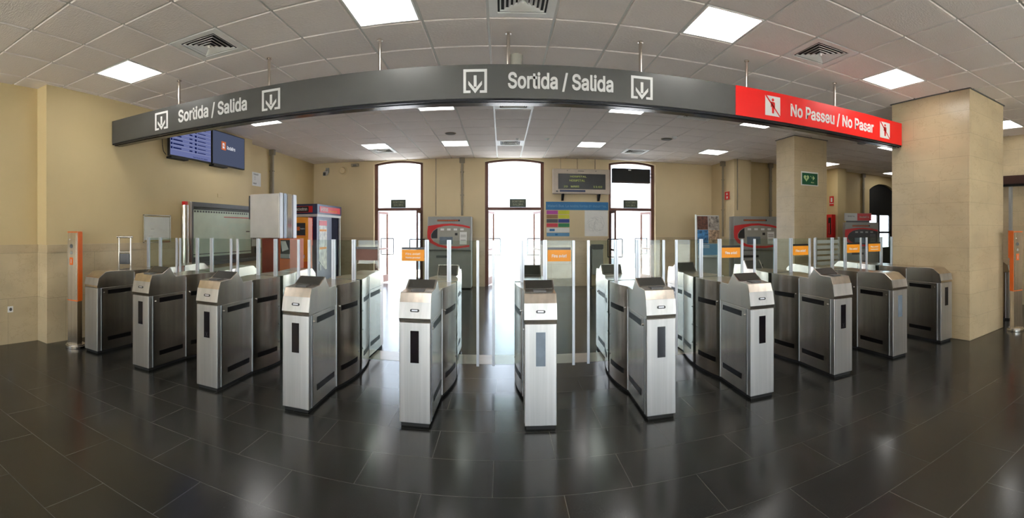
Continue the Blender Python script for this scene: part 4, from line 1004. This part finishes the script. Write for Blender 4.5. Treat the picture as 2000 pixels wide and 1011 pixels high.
t = thing('slat_reflection', 'white slats standing in for a glass reflection before the thin marble column', 'rack', (5.86, 6.75, 0))  # added slats stand in for a reflection in the gate glass
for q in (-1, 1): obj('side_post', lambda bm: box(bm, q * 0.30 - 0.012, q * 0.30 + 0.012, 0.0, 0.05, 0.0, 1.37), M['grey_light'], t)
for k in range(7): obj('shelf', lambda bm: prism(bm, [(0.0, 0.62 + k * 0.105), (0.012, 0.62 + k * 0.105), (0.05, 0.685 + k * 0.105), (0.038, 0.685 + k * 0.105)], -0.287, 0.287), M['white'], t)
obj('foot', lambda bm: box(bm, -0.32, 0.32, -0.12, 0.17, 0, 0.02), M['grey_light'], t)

# fire fighting things on the second pier
t = thing('fire_extinguisher_cabinet', 'red fire extinguisher cabinet on the cream pier behind the thin column', 'fire extinguisher', (9.48, 10.72, 1.28))
obj('cabinet', lambda bm: box(bm, -0.16, -0.008, -0.15, 0.15, 0, 0.72), M['red'], t, bevel=0.01)
obj('window', lambda bm: box(bm, -0.166, -0.16, -0.11, 0.02, 0.10, 0.62), M['black'], t)
obj('extinguisher', lambda bm: cyl(bm, (-0.17, -0.04, 0.12), (-0.17, -0.04, 0.45), 0.02, 12), M['red'], t)
t = thing('fire_sign', 'small red and white fire sign above the extinguisher cabinet', 'sign', (9.495, 10.78, 2.28))
obj('plate', lambda bm: box(bm, -0.006, 0, -0.10, 0.10, 0, 0.30), M['red'], t); obj('white_symbol', lambda bm: [box(bm, -0.008, -0.006, -0.04, 0.04, 0.12, 0.25), box(bm, -0.008, -0.006, -0.09, 0.09, 0.06, 0.08)], M['paper'], t)
t = thing('fire_alarm_sign', 'small red fire alarm plate on the side of the left cream pier', 'sign', (6.005, 11.18, 2.36))
obj('plate', lambda bm: box(bm, -0.006, 0, -0.13, 0.13, 0, 0.22), M['red'], t); obj('white_symbol', lambda bm: [box(bm, -0.008, -0.006, -0.04, 0.04, 0.13, 0.18), box(bm, -0.008, -0.006, -0.05, 0.03, 0.03, 0.09)], M['paper'], t)
# orange red booth beside the thick column
t = thing('red_kiosk', 'orange red cabinet beside the dark arched door', 'kiosk', (9.66, 8.0, 0))
obj('cabinet', lambda bm: box(bm, 0.2, 0.95, 0, 0.6, 0.03, 1.66), M['brown_red'], t, bevel=0.01); obj('plinth', lambda bm: box(bm, 0.22, 0.93, 0.02, 0.58, 0, 0.03), M['matt_black'], t)
obj('door_panel', lambda bm: box(bm, 0.26, 0.89, -0.008, 0, 0.1, 1.58), M['brown_red'], t)
# beam on the right marble wall
t = thing('shutter_box', 'dark brown shutter box on the marble wall at the right edge', 'shutter box', (8.4, 2.5, 2.43))
obj('box', lambda bm: box(bm, -0.22, -0.002, -2.0, 2.75, 0, 0.17), M['darkbrown'], t, bevel=0.01); obj('lower_lip', lambda bm: box(bm, -0.16, -0.002, -2.0, 2.75, -0.03, 0), M['matt_black'], t)
t = thing('guide_rail', 'thin grey and orange upright rail between the column and right wall', 'rail', (8.25, 4.05, 0))
obj('rail', lambda bm: box(bm, -0.03, 0.03, -0.03, 0.03, 0.0, 2.38), M['grey'], t); obj('orange_part', lambda bm: box(bm, -0.038, 0.038, -0.038, 0.038, 0.95, 1.5), M['orange_red'], t, label='orange sleeve')

# ------------------------------------------------------------------ outside
struct(obj('ground', lambda bm: box(bm, -40, 50, 12.55, 60, -0.16, -0.06), M['street_paving']))
struct(obj('ground', lambda bm: box(bm, -40, 50, 18, 25, -0.06, -0.05), M['asphalt']))
struct(obj('ground', lambda bm: box(bm, -40, 50, -40, -5.3, -0.16, -0.06), M['pavement']))
t = thing('building', 'pale building across the street seen through the doorways', 'building', (-34, 30, -0.06))
obj('walls', lambda bm: box(bm, 0, 80, 0, 8, 0, 9.5), M['facade'], t); obj('roof', lambda bm: box(bm, -0.3, 80.3, -0.3, 8.3, 9.5, 9.8), M['facade'], t)  # walls widened to tone down the light through the doorways
for k in range(5): obj('window', lambda bm: box(bm, 43 + 3 * k, 44.2 + 3 * k, -0.05, 0.0, 3.2, 5.0), M['grey'], t)
